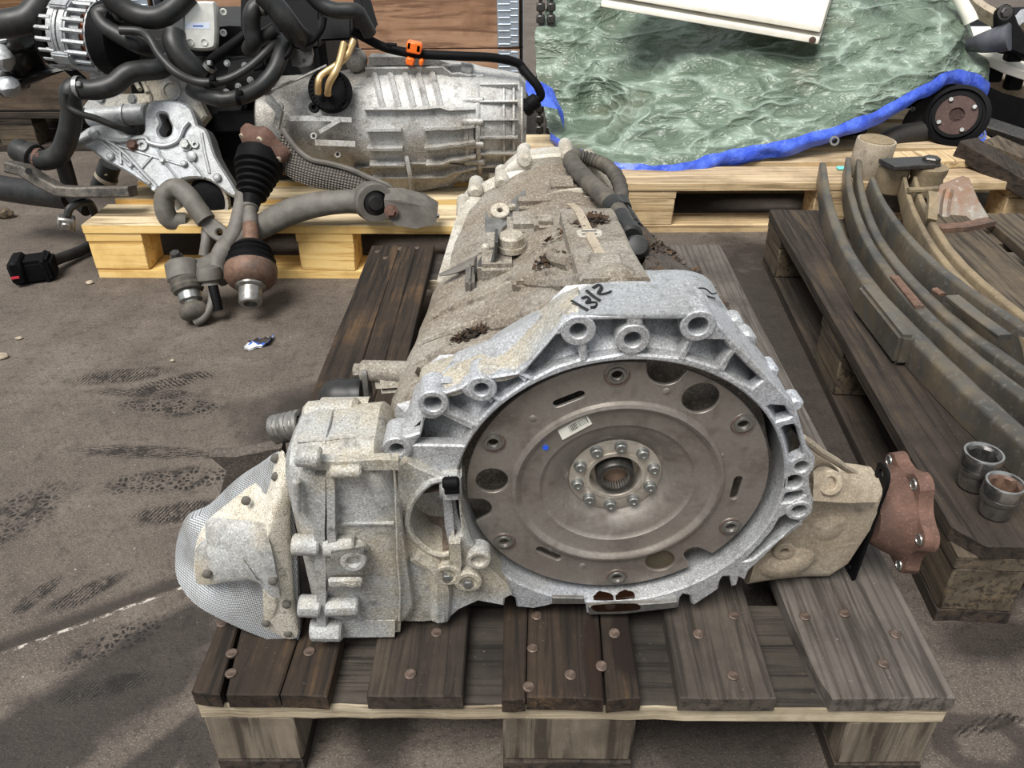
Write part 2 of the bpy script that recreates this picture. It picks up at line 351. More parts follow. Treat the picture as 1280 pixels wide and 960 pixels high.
# ------------------------------------------------------------------ floor
def floor_mat():
    t = NT('concrete_floor'); co = t.co
    big = t.noise(1.6, 5, .6); mid = t.noise(9, 6, .65); fine = t.noise(150, 4, .75); gr = t.noise(420, 2, .6)
    c = t.mix(t.ramp(big, .35, .68), srgb(100, 91, 83), srgb(80, 72, 66)); c = t.mix(t.math('MULTIPLY', t.ramp(mid, .48, .7), .6), c, srgb(66, 59, 54))
    c = t.mix(t.math('MULTIPLY', t.ramp(mid, .46, .3), .35), c, srgb(128, 118, 108))
    c = t.mix(t.math('MULTIPLY', t.ramp(fine, .5, .66), .7), c, srgb(52, 46, 42)); c = t.mix(t.math('MULTIPLY', t.ramp(gr, .56, .66), .45), c, srgb(150, 141, 130)); c = t.mix(t.math('MULTIPLY', t.ramp(t.noise(38, 5, .7), .52, .64), .45), c, srgb(58, 51, 46))
    c = t.mix(t.math('MULTIPLY', t.ramp(t.vor(34), .06, .02), .8), c, srgb(176, 168, 156))
    wet = None
    def local(px, py, rot, sx, sy):
        p = atz(px, py, 0); m = t.n.new('ShaderNodeMapping'); m.vector_type = 'TEXTURE'; t.l.new(co, m.inputs[0])
        m.inputs['Location'].default_value = p; m.inputs['Rotation'].default_value = (0, 0, RD(rot)); m.inputs['Scale'].default_value = (sx, sy, 1); return m.outputs[0]
    def blob(px, py, rot, sx, sy, edge=.35, ns=9, namt=.5):
        L = local(px, py, rot, sx, sy); v = t.n.new('ShaderNodeVectorMath'); v.operation = 'LENGTH'
        xx = t.n.new('ShaderNodeSeparateXYZ'); t.l.new(L, xx.inputs[0])
        d = t.math('SQRT', t.math('ADD', t.math('POWER', xx.outputs[0], 2), t.math('POWER', xx.outputs[1], 2)))
        d = t.math('ADD', d, t.math('MULTIPLY', t.math('SUBTRACT', t.noise(ns, 4, .6), .5), namt*2))
        return t.ramp(d, 1, 1-edge), L
    def pr(px, py, rot, sx, sy, kind):          # tyre / boot print: tread pattern inside a soft patch
        m, L = blob(px, py, rot, sx, sy, .35, 22, .45)
        mm = t.n.new('ShaderNodeMapping'); t.l.new(co, mm.inputs[0]); mm.inputs['Rotation'].default_value = (0, 0, RD(-rot+kind[1]))
        if kind[0] == 'w': p = t.ramp(t.wave(kind[2]*1.7, mm.outputs[0], 5, 3, 3), .4, .7)
        else: p = t.ramp(t.vor(kind[2]*1.7, mm.outputs[0], 0, 'DISTANCE_TO_EDGE'), .05, .25)
        return t.math('MULTIPLY', t.math('MULTIPLY', m, t.math('MAXIMUM', p, t.math('MULTIPLY', t.ramp(t.noise(26, 4, .6), .5, .6), .8))), t.ramp(t.noise(55, 4, .7), .30, .48))
    prints = [(150, 470, 12, .12, .032, ('w', 25, 26)), (215, 478, 30, .10, .028, ('w', -20, 24)), (212, 508, -6, .12, .04, ('v', 0, 60)), (190, 492, -4, .14, .02, ('w', 70, 30)),
              (180, 565, -3, .16, .022, ('w', 80, 34)), (215, 600, 8, .13, .04, ('v', 20, 60)), (225, 640, 12, .10, .03, ('w', 30, 30)), (8, 650, 60, .13, .06, ('v', 10, 55)),
              (110, 740, 40, .07, .02, ('w', 60, 36)), (45, 745, 60, .05, .016, ('w', 80, 40)), (130, 860, 20, .07, .02, ('w', 50, 40)), (150, 800, 35, .08, .03, ('v', 0, 70)), (330, 905, 40, .06, .03, ('v', 0, 60)),
              (1255, 720, 20, .09, .03, ('w', 30, 26)), (1235, 905, 15, .06, .012, ('w', 70, 30))]
    acc = None
    for a in prints:
        q = pr(*a); acc = q if acc is None else t.math('MAXIMUM', acc, q)
    c = t.mix(t.math('MULTIPLY', acc, .95), c, srgb(20, 17, 15))
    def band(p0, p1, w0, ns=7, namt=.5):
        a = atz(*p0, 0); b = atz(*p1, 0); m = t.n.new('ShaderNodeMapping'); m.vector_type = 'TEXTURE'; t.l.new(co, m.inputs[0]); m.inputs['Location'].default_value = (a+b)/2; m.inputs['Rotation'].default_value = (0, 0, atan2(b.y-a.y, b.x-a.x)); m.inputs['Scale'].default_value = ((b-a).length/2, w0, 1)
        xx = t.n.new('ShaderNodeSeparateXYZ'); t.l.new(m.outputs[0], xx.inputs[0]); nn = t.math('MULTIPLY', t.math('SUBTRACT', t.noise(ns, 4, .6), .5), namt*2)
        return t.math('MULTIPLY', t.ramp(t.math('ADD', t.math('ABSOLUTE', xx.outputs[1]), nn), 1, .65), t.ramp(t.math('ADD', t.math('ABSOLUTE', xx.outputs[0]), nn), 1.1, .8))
    # darker, smoother irregular patches and bands
    dark_mask = None
    for a in [(110, 900, 42, .24, .062), (215, 790, 42, .16, .04), (20, 950, 40, .12, .06), (250, 940, 20, .03, .06), (215, 860, 30, .03, .02), (1240, 800, 10, .10, .05), (1220, 760, 20, .06, .05), (900, 930, 0, .16, .09), (480, 900, 0, .05, .1), (400, 520, 0, .2, .14), (280, 120, 0, 1.2, .5)]:
        q = blob(*a, .5, 11, .35)[0]; dark_mask = q if dark_mask is None else t.math('MAXIMUM', dark_mask, q)
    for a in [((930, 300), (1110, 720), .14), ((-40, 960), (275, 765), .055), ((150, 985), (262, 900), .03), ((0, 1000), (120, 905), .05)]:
        dark_mask = t.math('MAXIMUM', dark_mask, band(*a))
    c = t.mix(t.math('MULTIPLY', dark_mask, .72), c, srgb(26, 22, 20))
    # ring stain at lower right
    for (px, py, r0) in [(1232, 931, .062)]:
        L = local(px, py, 0, r0, r0*.72); xx = t.n.new('ShaderNodeSeparateXYZ'); t.l.new(L, xx.inputs[0])
        d = t.math('SQRT', t.math('ADD', t.math('POWER', xx.outputs[0], 2), t.math('POWER', xx.outputs[1], 2))); d = t.math('ADD', d, t.math('MULTIPLY', t.math('SUBTRACT', t.noise(40, 3, .6), .5), .5))
        k = t.math('MULTIPLY', t.ramp(d, .45, .6), t.ramp(d, 1.05, .9)); c = t.mix(t.math('MULTIPLY', k, .7), c, srgb(46, 40, 36))
    # chalk line on a joint with a dark band beside it
    a = atz(0, 818, 0); b = atz(232, 733, 0); mid_ = (a+b)/2; ang = atan2(b.y-a.y, b.x-a.x); ln = (b-a).length/2
    m = t.n.new('ShaderNodeMapping'); m.vector_type = 'TEXTURE'; t.l.new(co, m.inputs[0]); m.inputs['Location'].default_value = mid_; m.inputs['Rotation'].default_value = (0, 0, ang)
    xx = t.n.new('ShaderNodeSeparateXYZ'); t.l.new(m.outputs[0], xx.inputs[0]); wv = t.math('MULTIPLY', t.math('SUBTRACT', t.noise(14, 3, .6), .5), .012)
    y = t.math('ADD', xx.outputs[1], wv); inx = t.ramp(t.math('ABSOLUTE', xx.outputs[0]), ln+.05, ln)
    band = t.math('MULTIPLY', t.math('MULTIPLY', t.ramp(y, .0, .006), t.ramp(y, .034, .018)), inx); c = t.mix(t.math('MULTIPLY', band, .75), c, srgb(38, 33, 30))
    line = t.math('MULTIPLY', t.math('MULTIPLY', t.ramp(t.math('ABSOLUTE', y), .0035, .0015), inx), t.ramp(t.noise(60, 3, .7), .47, .56)); c = t.mix(t.math('MULTIPLY', line, .75), c, srgb(196, 190, 180))
    t.set('Base Color', c); rr = t.math('SUBTRACT', .82, t.math('MULTIPLY', t.math('MAXIMUM', dark_mask, acc), .25)); t.set('Roughness', rr); t.set('Specular IOR Level', .3)
    t.set('Normal', t.bump(t.math('ADD', t.math('MULTIPLY', fine, .7), t.math('MULTIPLY', gr, .5)), .5, .003)); return t.m
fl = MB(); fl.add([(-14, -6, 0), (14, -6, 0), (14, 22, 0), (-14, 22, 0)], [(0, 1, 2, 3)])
fo = fl.build('floor', floor_mat(), label='worn grey-brown concrete yard floor with tyre prints and dark patches', kind='structure')
# ------------------------------------------------------------------ pallets
BX = [(0, .145), (.18625, .28625), (.3275, .4725), (.51375, .61375), (.655, .8)]
def ragged(poly, front_y, amp, n=9):
    out = []
    for i, p in enumerate(poly):
        q = poly[(i+1) % len(poly)]; out.append(p)
        L = sqrt((p[0]-q[0])**2+(p[1]-q[1])**2); k = max(2, int(L/.03)) if (abs(p[1]-q[1]) < .02) else max(2, int(L/.12))
        for j in range(1, k):
            t = j/k; a = amp if abs(p[1]-q[1]) < .02 else amp*.45
            out.append((p[0]+(q[0]-p[0])*t+random.uniform(-a, a)*.6, p[1]+(q[1]-p[1])*t+random.uniform(-a, a)))
    return out
def face_mat(o, test, idx):
    for p in o.data.polygons:
        if test(p.normal): p.material_index = idx
def pallet(name, label, loc, rz, boards=None, deck='w_dark', cross='w_cross', block='w_end', bottom='w_dark', edge='w_pale', nails=None, group=None, amp=.0015):
    R_ = Matrix.Rotation(rz, 3, 'Z'); t = thing(name, label, 'pallet', loc, R_, group)
    for i, (a, b) in enumerate(BX):
        polys = boards[i] if boards and boards.get(i) else [[(a, 0), (b, 0), (b, 1.2), (a, 1.2)]]
        mb = MB()
        for pl in polys: mb.plate([ragged(pl, 0, amp)], .1222, .144, bevel=.0018)
        mb.wob(.0012, 9, i*3.1); dm = deck[i] if isinstance(deck, (list, tuple)) else deck
        o = mb.build('deck_board', [M[dm], M[edge] if edge else M[dm]], t, local=True)
        if edge and deck == 'w_yeltop' or edge and deck == 'w_midtop': face_mat(o, lambda n: abs(n.z) < .5, 1)
    for y0 in (0, .5275, 1.055):
        mb = MB(); mb.plate([ragged([(.002, y0+.004), (.798, y0+.004), (.798, y0+.145), (.002, y0+.145)], 0, amp*.8)], .1, .1218, bevel=.0015)
        o = mb.build('stringer_board', [M[cross], M[edge or cross]], t, local=True); face_mat(o, lambda n: abs(n.y) > .6, 1)
        for (x0, x1) in ((.003, .1), (.3275, .4725), (.7, .797)):
            mb = MB(); c = ((x0+x1)/2, y0+.075, .061); mb.box(c, (x1-x0, .14, .0775), bevel=.003, jit=.0015); mb.build('block', M[block], t, local=True)
    for (x0, x1) in ((.003, .1), (.3275, .4725), (.7, .797)):
        mb = MB(); mb.plate([ragged([(x0, .004), (x1, .004), (x1, 1.196), (x0, 1.196)], 0, amp)], .0, .0218, bevel=.0015); mb.build('bottom_board', M[bottom], t, local=True)
    inv = ROOTM[t.name].inverted()
    if nails:
        proto = MB(); proto.lathe([(.0062, -.002), (.0066, .0008), (.0055, .0016), (.002, .0013), (0, .001)], n=10); pm = None
        for (px, py) in nails:
            p = inv @ atz(px, py, .144)
            if pm is None:
                o = proto.build('nail', M['nail'], t, local=True); pm = o.data
            else:
                o = bpy.data.objects.new('nail', pm); COL.objects.link(o); o.parent = t
            o.location = (p.x, p.y, .1445); o.rotation_euler = (random.uniform(-.1, .1), random.uniform(-.1, .1), random.random())
    return t
def px2(*ps): return [tuple(atz(x, y, .144).xy) for x, y in ps]
fb = {}
c1 = px2((296, 790), (276, 876)); c2 = px2((372, 800), (346, 876))
fb[0] = [[(0, .004), (c1[1][0]-.004, 0), (c1[0][0]-.002, .10), (.067, .22), (.0655, .6), (.065, 1.2), (0, 1.2)],
         [(c1[1][0]+.003, 0), (c2[1][0]-.0006, 0), (c2[0][0]-.0005, .10), (.108, .2), (.106, .5), (.1045, 1.2), (.0655, 1.2), (.066, .6), (.0675, .22), (c1[0][0]+.002, .10)],
         [(c2[1][0]+.0008, 0), (.145, -.002), (.145, 1.2), (.105, 1.2), (.1065, .5), (.1085, .2), (c2[0][0]+.0005, .10)]]
g1 = px2((750, 765), (757, 878)); h1 = px2((661, 770), (657, 878))
fb[2] = [[(.3275, -.003), (h1[1][0]-.0008, -.002), (h1[0][0]-.0005, .12), (.35, .3), (.3275, .3)], [(.3275, .302), (.35, .302), (h1[0][0]+.0004, .12), (h1[1][0]+.0006, 0), (g1[1][0]-.002, -.002), (g1[0][0]-.0012, .12), (.446, .4), (.445, 1.2), (.3275, 1.2)],
         [(g1[1][0]+.001, -.003), (.4725, 0), (.4725, 1.2), (.446, 1.2), (.447, .4), (g1[0][0]+.0008, .12)]]
q5 = px2((966, 722), (986, 765), (1001, 800), (1022, 845), (1040, 872))
fb[4] = [[(q5[4][0], 0), (.8, .002), (.8, 1.2), (.655, 1.2), (.655, q5[0][1]+.05), q5[1], q5[2], q5[3]]]
NA = [(278, 779), (290, 817), (289, 842), (387, 815), (513, 843), (546, 791), (671, 770), (666, 811), (661, 859), (713, 844), (752, 833), (768, 792), (873, 793), (916, 845), (917, 770), (1006, 771), (1055, 767), (1119, 793), (1104, 830),
      (472, 315), (482, 323), (500, 311), (522, 310), (930, 430), (960, 500)]
FP = pallet('wooden_pallet', 'dark weathered wooden pallet carrying the large upright gearbox in the foreground', (0, 0, 0), 0, fb, ['w_dark', 'w_dark2', 'w_oil', 'w_grey2', 'w_grey'], 'w_cross', 'w_end', 'w_dark2', 'w_pale', NA)
# ================================================================== the gearbox on the front pallet
_t = -.0609; _w = .0342; G_O = Vector((.4471, .11, .3362))
G_u = Vector((cos(_w), sin(_w), 0)); _h = Vector((-sin(_w), cos(_w), 0)); G_v = Vector((0, 0, 1))*cos(_t)+_h*sin(_t); G_b = G_v.cross(G_u)
def GL(u, d, v): return G_O+G_u*u+G_b*d+G_v*v
def G3(px, py, d):
    r = ray(px, py); k = (d-(CAM-G_O).dot(G_b))/r.dot(G_b); return CAM+r*k
def G2(px, py, d): q = G3(px, py, d)-G_O; return (q.dot(G_u), q.dot(G_v))
def GF(d=0): o = GL(0, d, 0); a, b, c = G_u, G_v, -G_b; return Matrix(((a.x, b.x, c.x, o.x), (a.y, b.y, c.y, o.y), (a.z, b.z, c.z, o.z), (0, 0, 0, 1)))
def GT(lst, d): return [G2(x, y, d) for x, y in lst]
_rot = Matrix(((G_u.x, G_b.x, G_v.x), (G_u.y, G_b.y, G_v.y), (G_u.z, G_b.z, G_v.z)))
GB = thing('gearbox', 'grey cast gearbox marked 1312 with its round open end facing front on the dark pallet', 'gearbox', GL(0, .1, -.19), _rot)
DF = -.014; RI = .166
# ---- bell housing flange
outer = [(484, 575), (479, 560), (488, 547), (510, 545), (524, 541), (527, 525), (524, 505), (530, 492), (545, 487), (557, 491), (574, 486), (584, 477), (600, 470), (616, 471), (645, 466), (660, 454), (683, 427), (693, 415), (705, 400), (716, 395), (740, 394), (800, 394), (860, 394), (884, 393),
         (900, 406), (916, 425), (947, 456), (970, 481), (993, 506), (999, 523), (1004, 540), (1010, 562), (1019, 573), (1019, 585), (1012, 596), (1012, 609), (1017, 625), (1016, 641), (1005, 652), (988, 664), (971, 681), (948, 703), (936, 714), (931, 726), (924, 722), (921, 732), (915, 734), (912, 721), (904, 721), (900, 727),
         (898, 737), (868, 757), (864, 755), (863, 745), (854, 743), (850, 748), (848, 759), (820, 763), (780, 766), (734, 767), (732, 756), (690, 756), (682, 758), (667, 761), (646, 759), (644, 748), (637, 745), (631, 750), (630, 757), (615, 755), (598, 752), (585, 735), (565, 700), (556, 660), (553, 620), (552, 600), (520, 588)]
pockets = [[(518, 556), (526, 546), (531, 524), (543, 525), (556, 518), (590, 534), (586, 543), (579, 557)],
           [(558, 494), (575, 488), (581, 495), (591, 501), (605, 501), (613, 497), (620, 503), (594, 530), (562, 514)],
           [(617, 475), (648, 470), (660, 476), (626, 499), (617, 495), (618, 484)],
           [(655, 468), (666, 454), (686, 431), (695, 420), (703, 418), (709, 426), (722, 430), (726, 449), (692, 460), (667, 473)],
           [(742, 401), (784, 400), (784, 408), (772, 421), (771, 431), (778, 441), (775, 443), (735, 450), (733, 429), (740, 421), (743, 409)],
           [(804, 400), (852, 400), (850, 408), (854, 421), (859, 427), (847, 447), (798, 443), (797, 440), (808, 429), (810, 417), (804, 408)],
           [(864, 427), (876, 425), (905, 426), (913, 438), (897, 460), (857, 447)],
           [(919, 443), (935, 459), (953, 476), (941, 485), (926, 479), (903, 464)],
           [(959, 509), (963, 507), (981, 508), (989, 521), (986, 523), (971, 527)],
           [(977, 536), (981, 533), (992, 531), (996, 535), (1005, 565), (1003, 570), (990, 576), (986, 574)],
           [(980, 621), (984, 617), (1002, 614), (1006, 619), (999, 624), (990, 628), (978, 629)],
           [(975, 648), (990, 640), (1000, 655), (970, 676), (955, 688), (940, 700), (930, 702), (950, 682), (965, 665)]]
FM = GF()
BOSS = [(496, 562, .0142, .0068, .004), (541, 505, .0144, .0082, .004), (602, 487, .0140, .0066, .002), (723, 414, .0155, .0074, .001), (791, 425, .0156, .0076, .001), (873, 408, .0158, .0088, .002), (999, 639, .0134, .0078, .002)]
o2 = GT(outer, DF); fl_loops = [o2, circ(0, 0, RI, 96)] + [GT(p, DF) for p in pockets] + [circ(*G2(1002, 584, DF), .0066, 16), circ(*G2(992, 603, DF), .0088, 16)] + [circ(*G2(x, y, DF), r, 16) for x, y, R, r, dd in BOSS]
bell = MB()
bell.plate(fl_loops, .002, .014, FM, .0018)
bell.ring([(RI, -.016), (RI+.0005, .013), (RI+.004, .013), (RI+.007, .004), (RI+.008, -.06), (RI, -.06)], GL(0, 0, 0), -G_b, 96)
def polar(loop, n=96):
    out = []
    for i in range(n):
        a = pi-2*pi*i/n; dx, dy = cos(a), sin(a); best = .17
        for j in range(len(loop)):
            x0, y0 = loop[j]; x1, y1 = loop[(j+1) % len(loop)]; ex, ey = x1-x0, y1-y0; den = dx*ey-dy*ex
            if abs(den) < 1e-12: continue
            t = (x0*ey-y0*ex)/den; s = (x0*dy-y0*dx)/den
            if 0 <= s <= 1 and t > 0: best = max(best, t)
        out.append((a, best))
    return out
pol = polar(o2); r0 = [r for a, r in pol]
def sm(r, k): n = len(r); return [sum(r[(i+j) % n] for j in range(-k, k+1))/(2*k+1) for i in range(n)]
def shell(rr, d, f=1): return [GL(cos(a)*r*f, d, sin(a)*r*f) for (a, _), r in zip(pol, rr)]
floor_in = [RI+.004]*96
bell.loft([shell(floor_in, -.006), shell([.6*RI+.4*r for r in r0], .010), shell([.25*RI+.75*r for r in r0], .030), shell([r-.003 for r in r0], .046)], cap=False)     # sloping pocket floors
s1 = [min(a, b) for a, b in zip(r0, sm(r0, 1))]; s2 = sm(r0, 3)
bell.loft([shell([r-.001 for r in r0], -.003), shell([r-.0005 for r in s1], .012), shell([r*1.0 for r in s2], .034), shell([r*.992 for r in s2], .046), shell([r*.92 for r in sm(r0, 5)], .060), shell([r*.82 for r in sm(r0, 8)], .10)], cap=False)
for (x, y, R, r, dd) in BOSS:
    bell.boss(GL(*[G2(x, y, DF-dd)[0], DF-dd, G2(x, y, DF-dd)[1]]), -G_b, R, r, .032, 24, .0012, .031)
for (p, q) in [((724, 430), (729, 452)), ((861, 427), (849, 450)), ((914, 438), (899, 463)), ((612, 496), (623, 503)), ((557, 516), (593, 532)), ((652, 468), (664, 477))]:
    a = G3(*p, DF+.006); b = G3(*q, DF+.003); bell.strip([a+G_b*.012, b+G_b*.010], .004, .028, up=G_b)
o = bell.build('bell_housing', M['cast_b'], GB)
wg = MB(); wf = [(526, 500), (531, 491), (557, 490), (575, 485), (600, 469), (622, 470), (646, 465), (661, 453), (684, 426), (705, 399), (722, 393)]; wb_ = [(524, 470), (528, 459), (548, 450), (572, 443), (598, 436), (620, 429), (640, 416), (658, 402), (682, 383), (702, 368), (722, 358)]
F_ = smooth([G3(x, y, DF+.003) for x, y in wf], 3); K_ = smooth([G3(x, y, .048) for x, y in wb_], 3)
wg.loft([[p-G_v*.006 for p in F_], F_, [a.lerp(b, .12)+G_v*.003 for a, b in zip(F_, K_)], [a.lerp(b, .5)+G_v*.005 for a, b in zip(F_, K_)], [a.lerp(b, .9)+G_v*.003 for a, b in zip(F_, K_)], K_, [p+G_b*.012-G_v*.03 for p in K_]], closed=False); wg.wob(.0016, 30, 3); wg.build('bell_shoulder', M['cast_l'], GB)
# notched foot bar with oil at the bottom
fb_ = MB(); fb_.plate([GT([(735, 757), (828, 752), (846, 750), (847, 758), (780, 766), (736, 767)], DF-.004)], .014, .020, FM, .001)
fb_.plate([GT([(690, 747), (730, 748), (731, 755), (690, 755)], DF-.003)], .013, .017, FM, .0008); fb_.build('foot_bar', M['steel'], GB)
t = NT('oil'); t.set('Base Color', srgb(30, 16, 8)); t.set('Roughness', .08); t.set('Specular IOR Level', .6); M['oil'] = t.m
ol = MB()
for (pts, d) in [([(742, 738), (752, 735), (764, 739), (766, 747), (752, 750), (742, 748)], -.006), ([(770, 737), (782, 735), (790, 740), (792, 749), (772, 750)], -.006)]:
    pl = [GL(*(lambda q: (q[0], d, -sqrt(max(RI*RI-.0000-q[0]**2, 0))+.0006))(G2(x, y, d))) for x, y in pts]
    qq = [G2(x, y, d) for x, y in pts]
    # film on the inner wall of the bell: follow the wall (radius RI), spread along the depth
    vs = []; n = len(pts)
    us = [q[0] for q in qq]; u0, u1 = min(us), max(us)
    for j in range(5):
        for i in range(9):
            uu = u0+(u1-u0)*i/8; wgt = .55+.45*sin(pi*i/8)+.25*noise.noise(Vector((uu*160, 3, d))); dd = -.0125+(.013*wgt)*j/4; vs.append(GL(uu, dd, -sqrt((RI-.0006)**2-uu**2)))
    ol.add(vs, [(j*9+i, j*9+i+1, (j+1)*9+i+1, (j+1)*9+i) for j in range(4) for i in range(8)])
ol.plate([csmooth(GT([(742, 757), (790, 755), (800, 758), (796, 763), (760, 765), (744, 764)], DF-.007), 3)], .0201, .0206, FM); ol.build('oil_stain', M['oil'], GB, 'dark brown oil run')
# ---- marking 1312 on the top skin
ink = MB()
def top_pt(px, py):        # the flat skin on top of the bell
    a = GL(0, -.01, .2145); n = (GL(0, .03, .2195)-a).cross(G_u).normalized(); r = ray(px, py); k = (a-CAM).dot(n)/r.dot(n); return CAM+r*k+Vector((0, 0, .0011))
# the machined pad itself
pad = MB(); A = [(724, 393), (862, 393), (886, 392), (868, 358), (858, 354), (795, 355), (745, 355), (716, 372)]
tp = [top_pt(x, y) for x, y in A]; pad.loft([[p-Vector((0, 0, .0045)) for p in tp], [p-Vector((0, 0, .0025)) for p in tp], [p-Vector((0, 0, .001))+(Vector((.45*tp[0].x+.55*tp[2].x, tp[0].y*.4+tp[4].y*.6, p.z))-p)*.02 for p in tp]])
pad.cyl(top_pt(805, 394)-Vector((0, 0, .0012)), top_pt(797, 354)-Vector((0, 0, .0012)), .0009, n=6); pad.build('top_pad', M['cast_n'], GB, 'bright machined pad on top')
for st in [[(714, 377), (719, 380), (726, 384), (735, 389)], [(727, 374), (733, 372), (737, 376), (733, 380), (740, 379), (746, 380), (744, 385), (738, 386)], [(733, 364), (741, 371), (750, 377)], [(741, 361), (748, 357), (752, 361), (748, 368), (756, 368), (764, 365)], ]:
    ink.tube([top_pt(x, y) for x, y in st], .0017, 6, 5, flat=.4)
ink.build('handwritten_number', M['ink'], GB, 'black marker digits 1312')
# ---- main case
secs = [(.03, [(-.20, -.15), (-.215, 0), (-.205, .09), (-.12, .13), (-.05, .185), (.05, .195), (.10, .15), (.17, .0), (.17, -.15)]),
        (.10, [(-.20, -.16), (-.236, -.03), (-.228, .055), (-.13, .095), (-.038, .168), (.04, .172), (.066, .12), (.13, .0), (.15, -.16)]),
        (.20, [(-.19, -.17), (-.230, -.05), (-.220, .045), (-.125, .09), (-.036, .150), (.036, .150), (.058, .10), (.11, -.01), (.13, -.17)]),
        (.36, [(-.17, -.18), (-.208, -.05), (-.200, .04), (-.115, .086), (-.034, .128), (.030, .126), (.052, .08), (.10, -.02), (.12, -.18)]),
        (.40, [(-.16, -.18), (-.195, -.05), (-.19, .035), (-.11, .08), (-.034, .108), (.028, .106), (.05, .07), (.10, -.02), (.11, -.18)]),
        (.55, [(-.15, -.19), (-.185, -.04), (-.18, .03), (-.11, .07), (-.035, .096), (.02, .09), (.055, .05), (.10, -.02), (.10, -.19)]),
        (.68, [(-.14, -.19), (-.165, -.04), (-.155, .03), (-.09, .075), (-.03, .092), (.03, .076), (.065, .03), (.09, -.04), (.09, -.19)]),
        (.78, [(-.12, -.17), (-.15, -.05), (-.135, .0), (-.08, .045), (-.02, .062), (.035, .045), (.06, .01), (.07, -.05), (.07, -.17)]),
        (.84, [(-.08, -.12), (-.10, -.05), (-.09, -.02), (-.05, .0), (-.01, .01), (.02, .0), (.04, -.02), (.05, -.06), (.05, -.12)])]
def secring(d, cs, k=5): return [GL(p.x, d, p.y) for p in csmooth([Vector((a, b, 0)) for a, b in cs], k)]
dens = []
for i in range(len(secs)-1):
    (d0, a), (d1, b) = secs[i], secs[i+1]; n = max(2, int((d1-d0)/.015))
    for k in range(n): t_ = k/n; dens.append((d0+(d1-d0)*t_, [(p[0]*(1-t_)+q[0]*t_, p[1]*(1-t_)+q[1]*t_) for p, q in zip(a, b)]))
dens.append(secs[-1])
mc = MB(); mc.loft([secring(d, cs) for d, cs in dens]); mc.wob(.004, 14, 3); mc.wob(.0016, 45, 9)
def top_v(u, d):
    for i in range(len(dens)-1):
        if dens[i][0] <= d <= dens[i+1][0]: break
    R = [Vector((p.x, p.y)) for p in csmooth([Vector((a, b, 0)) for a, b in dens[i][1]], 8)]; best = -9
    for j in range(len(R)):
        a, b = R[j], R[(j+1) % len(R)]
        if min(a.x, b.x) <= u <= max(a.x, b.x) and abs(a.x-b.x) > 1e-9: best = max(best, a.y+(b.y-a.y)*(u-a.x)/(b.x-a.x))
    return best
def onc(u, d, lift=0): return GL(u, d, top_v(u, d)+lift)
# cast ribs over the left flank and shoulder
for (u0, d0, u1, d1, w_) in [(-.215, .085, -.12, .08, .012), (-.215, .14, -.11, .135, .012), (-.212, .19, -.10, .19, .012), (-.20, .25, -.09, .25, .014), (-.06, .10, -.13, .17, .022), (-.05, .15, -.105, .27, .020), (-.17, .34, -.08, .36, .014)]:
    mc.tube([onc(u0+(u1-u0)*k/6, d0+(d1-d0)*k/6, -.001) for k in range(7)], [w_*.25, w_*.4, w_*.5, w_*.5, w_*.5, w_*.4, w_*.2], 8, 3)
for (u, d, sx_, sy_, sz_, bv) in [(-.120, .315, .05, .045, .040, .006), (-.075, .43, .06, .05, .024, .008), (-.055, .385, .03, .03, .03, .006), (-.13, .40, .03, .06, .02, .006), (-.06, .50, .07, .03, .02, .008), (-.02, .56, .05, .05, .016, .008), (-.085, .22, .035, .02, .018, .005), (-.10, .345, .02, .02, .03, .004)]:
    mc.box((0, 0, 0), (sx_, sy_, sz_), axm(onc(u, d, -.002), (G_v-G_b*.1).normalized(), G_b), bv, 2)
for (u0, d0, u1, d1) in [(-.075, .075, -.135, .09), (-.06, .095, -.13, .115)]: mc.tube([onc(u0+(u1-u0)*k/5, d0+(d1-d0)*k/5, .002) for k in range(6)], .0055, 8, 2)
mc.build('main_case', M['cast_g'], GB)
# plateau cover with strap, tag and pad
pt = MB(); rows = []
for d in [.105, .16, .22, .28, .33, .375]:
    v = top_v(0, d); rows.append([GL(-.038, d, v-.03), GL(-.036, d, v+.004), GL(-.033, d, v+.007), GL(.030, d, v+.007), GL(.034, d, v+.004), GL(.037, d, v-.03)])
pt.loft(rows); pt.wob(.0012, 50); pt.box((0, 0, 0), (.034, .04, .006), axm(onc(-.004, .155, .008), G_v, G_b), .002)
pt.sphere(onc(.002, .118, .006), (.02, .016, .012), 12); pt.tube([onc(-.036, .115, .004), onc(-.055, .16, .0), onc(-.062, .21, .0)], [.011, .008, .004], 8, 3); pt.tube([onc(-.036, .19, .004), onc(-.052, .23, .002), onc(-.058, .27, .0)], [.010, .008, .004], 8, 3)
pt.build('valve_cover', M['cast_g'], GB)
sp = MB(); sp.strip([onc(-.006, .17, .0085), onc(-.009, .24, .0085), onc(-.014, .36, .0085), onc(-.017, .45, .007)], .011, .003, up=G_v, sub=3); sp.build('strap', M['cast_t'], GB)
tg = MB(); tg.plate([csmooth([(-.012, -.009), (.012, -.009), (.015, 0), (.011, .010), (-.011, .010), (-.015, 0)], 2)], 0, .002, axm(onc(-.010, .265, .0095), G_v, -G_b), .0005)
tgo = tg.build('tag', M['cast_r'], GB, 'pale worn tag'); tt = MB()
for k in range(2): tt.box((0, .004-.008*k, .0023), (.018, .0022, .0004), axm(onc(-.010, .265, .0095), G_v, -G_b))
tt.build('print', M['dsteel'], tgo)
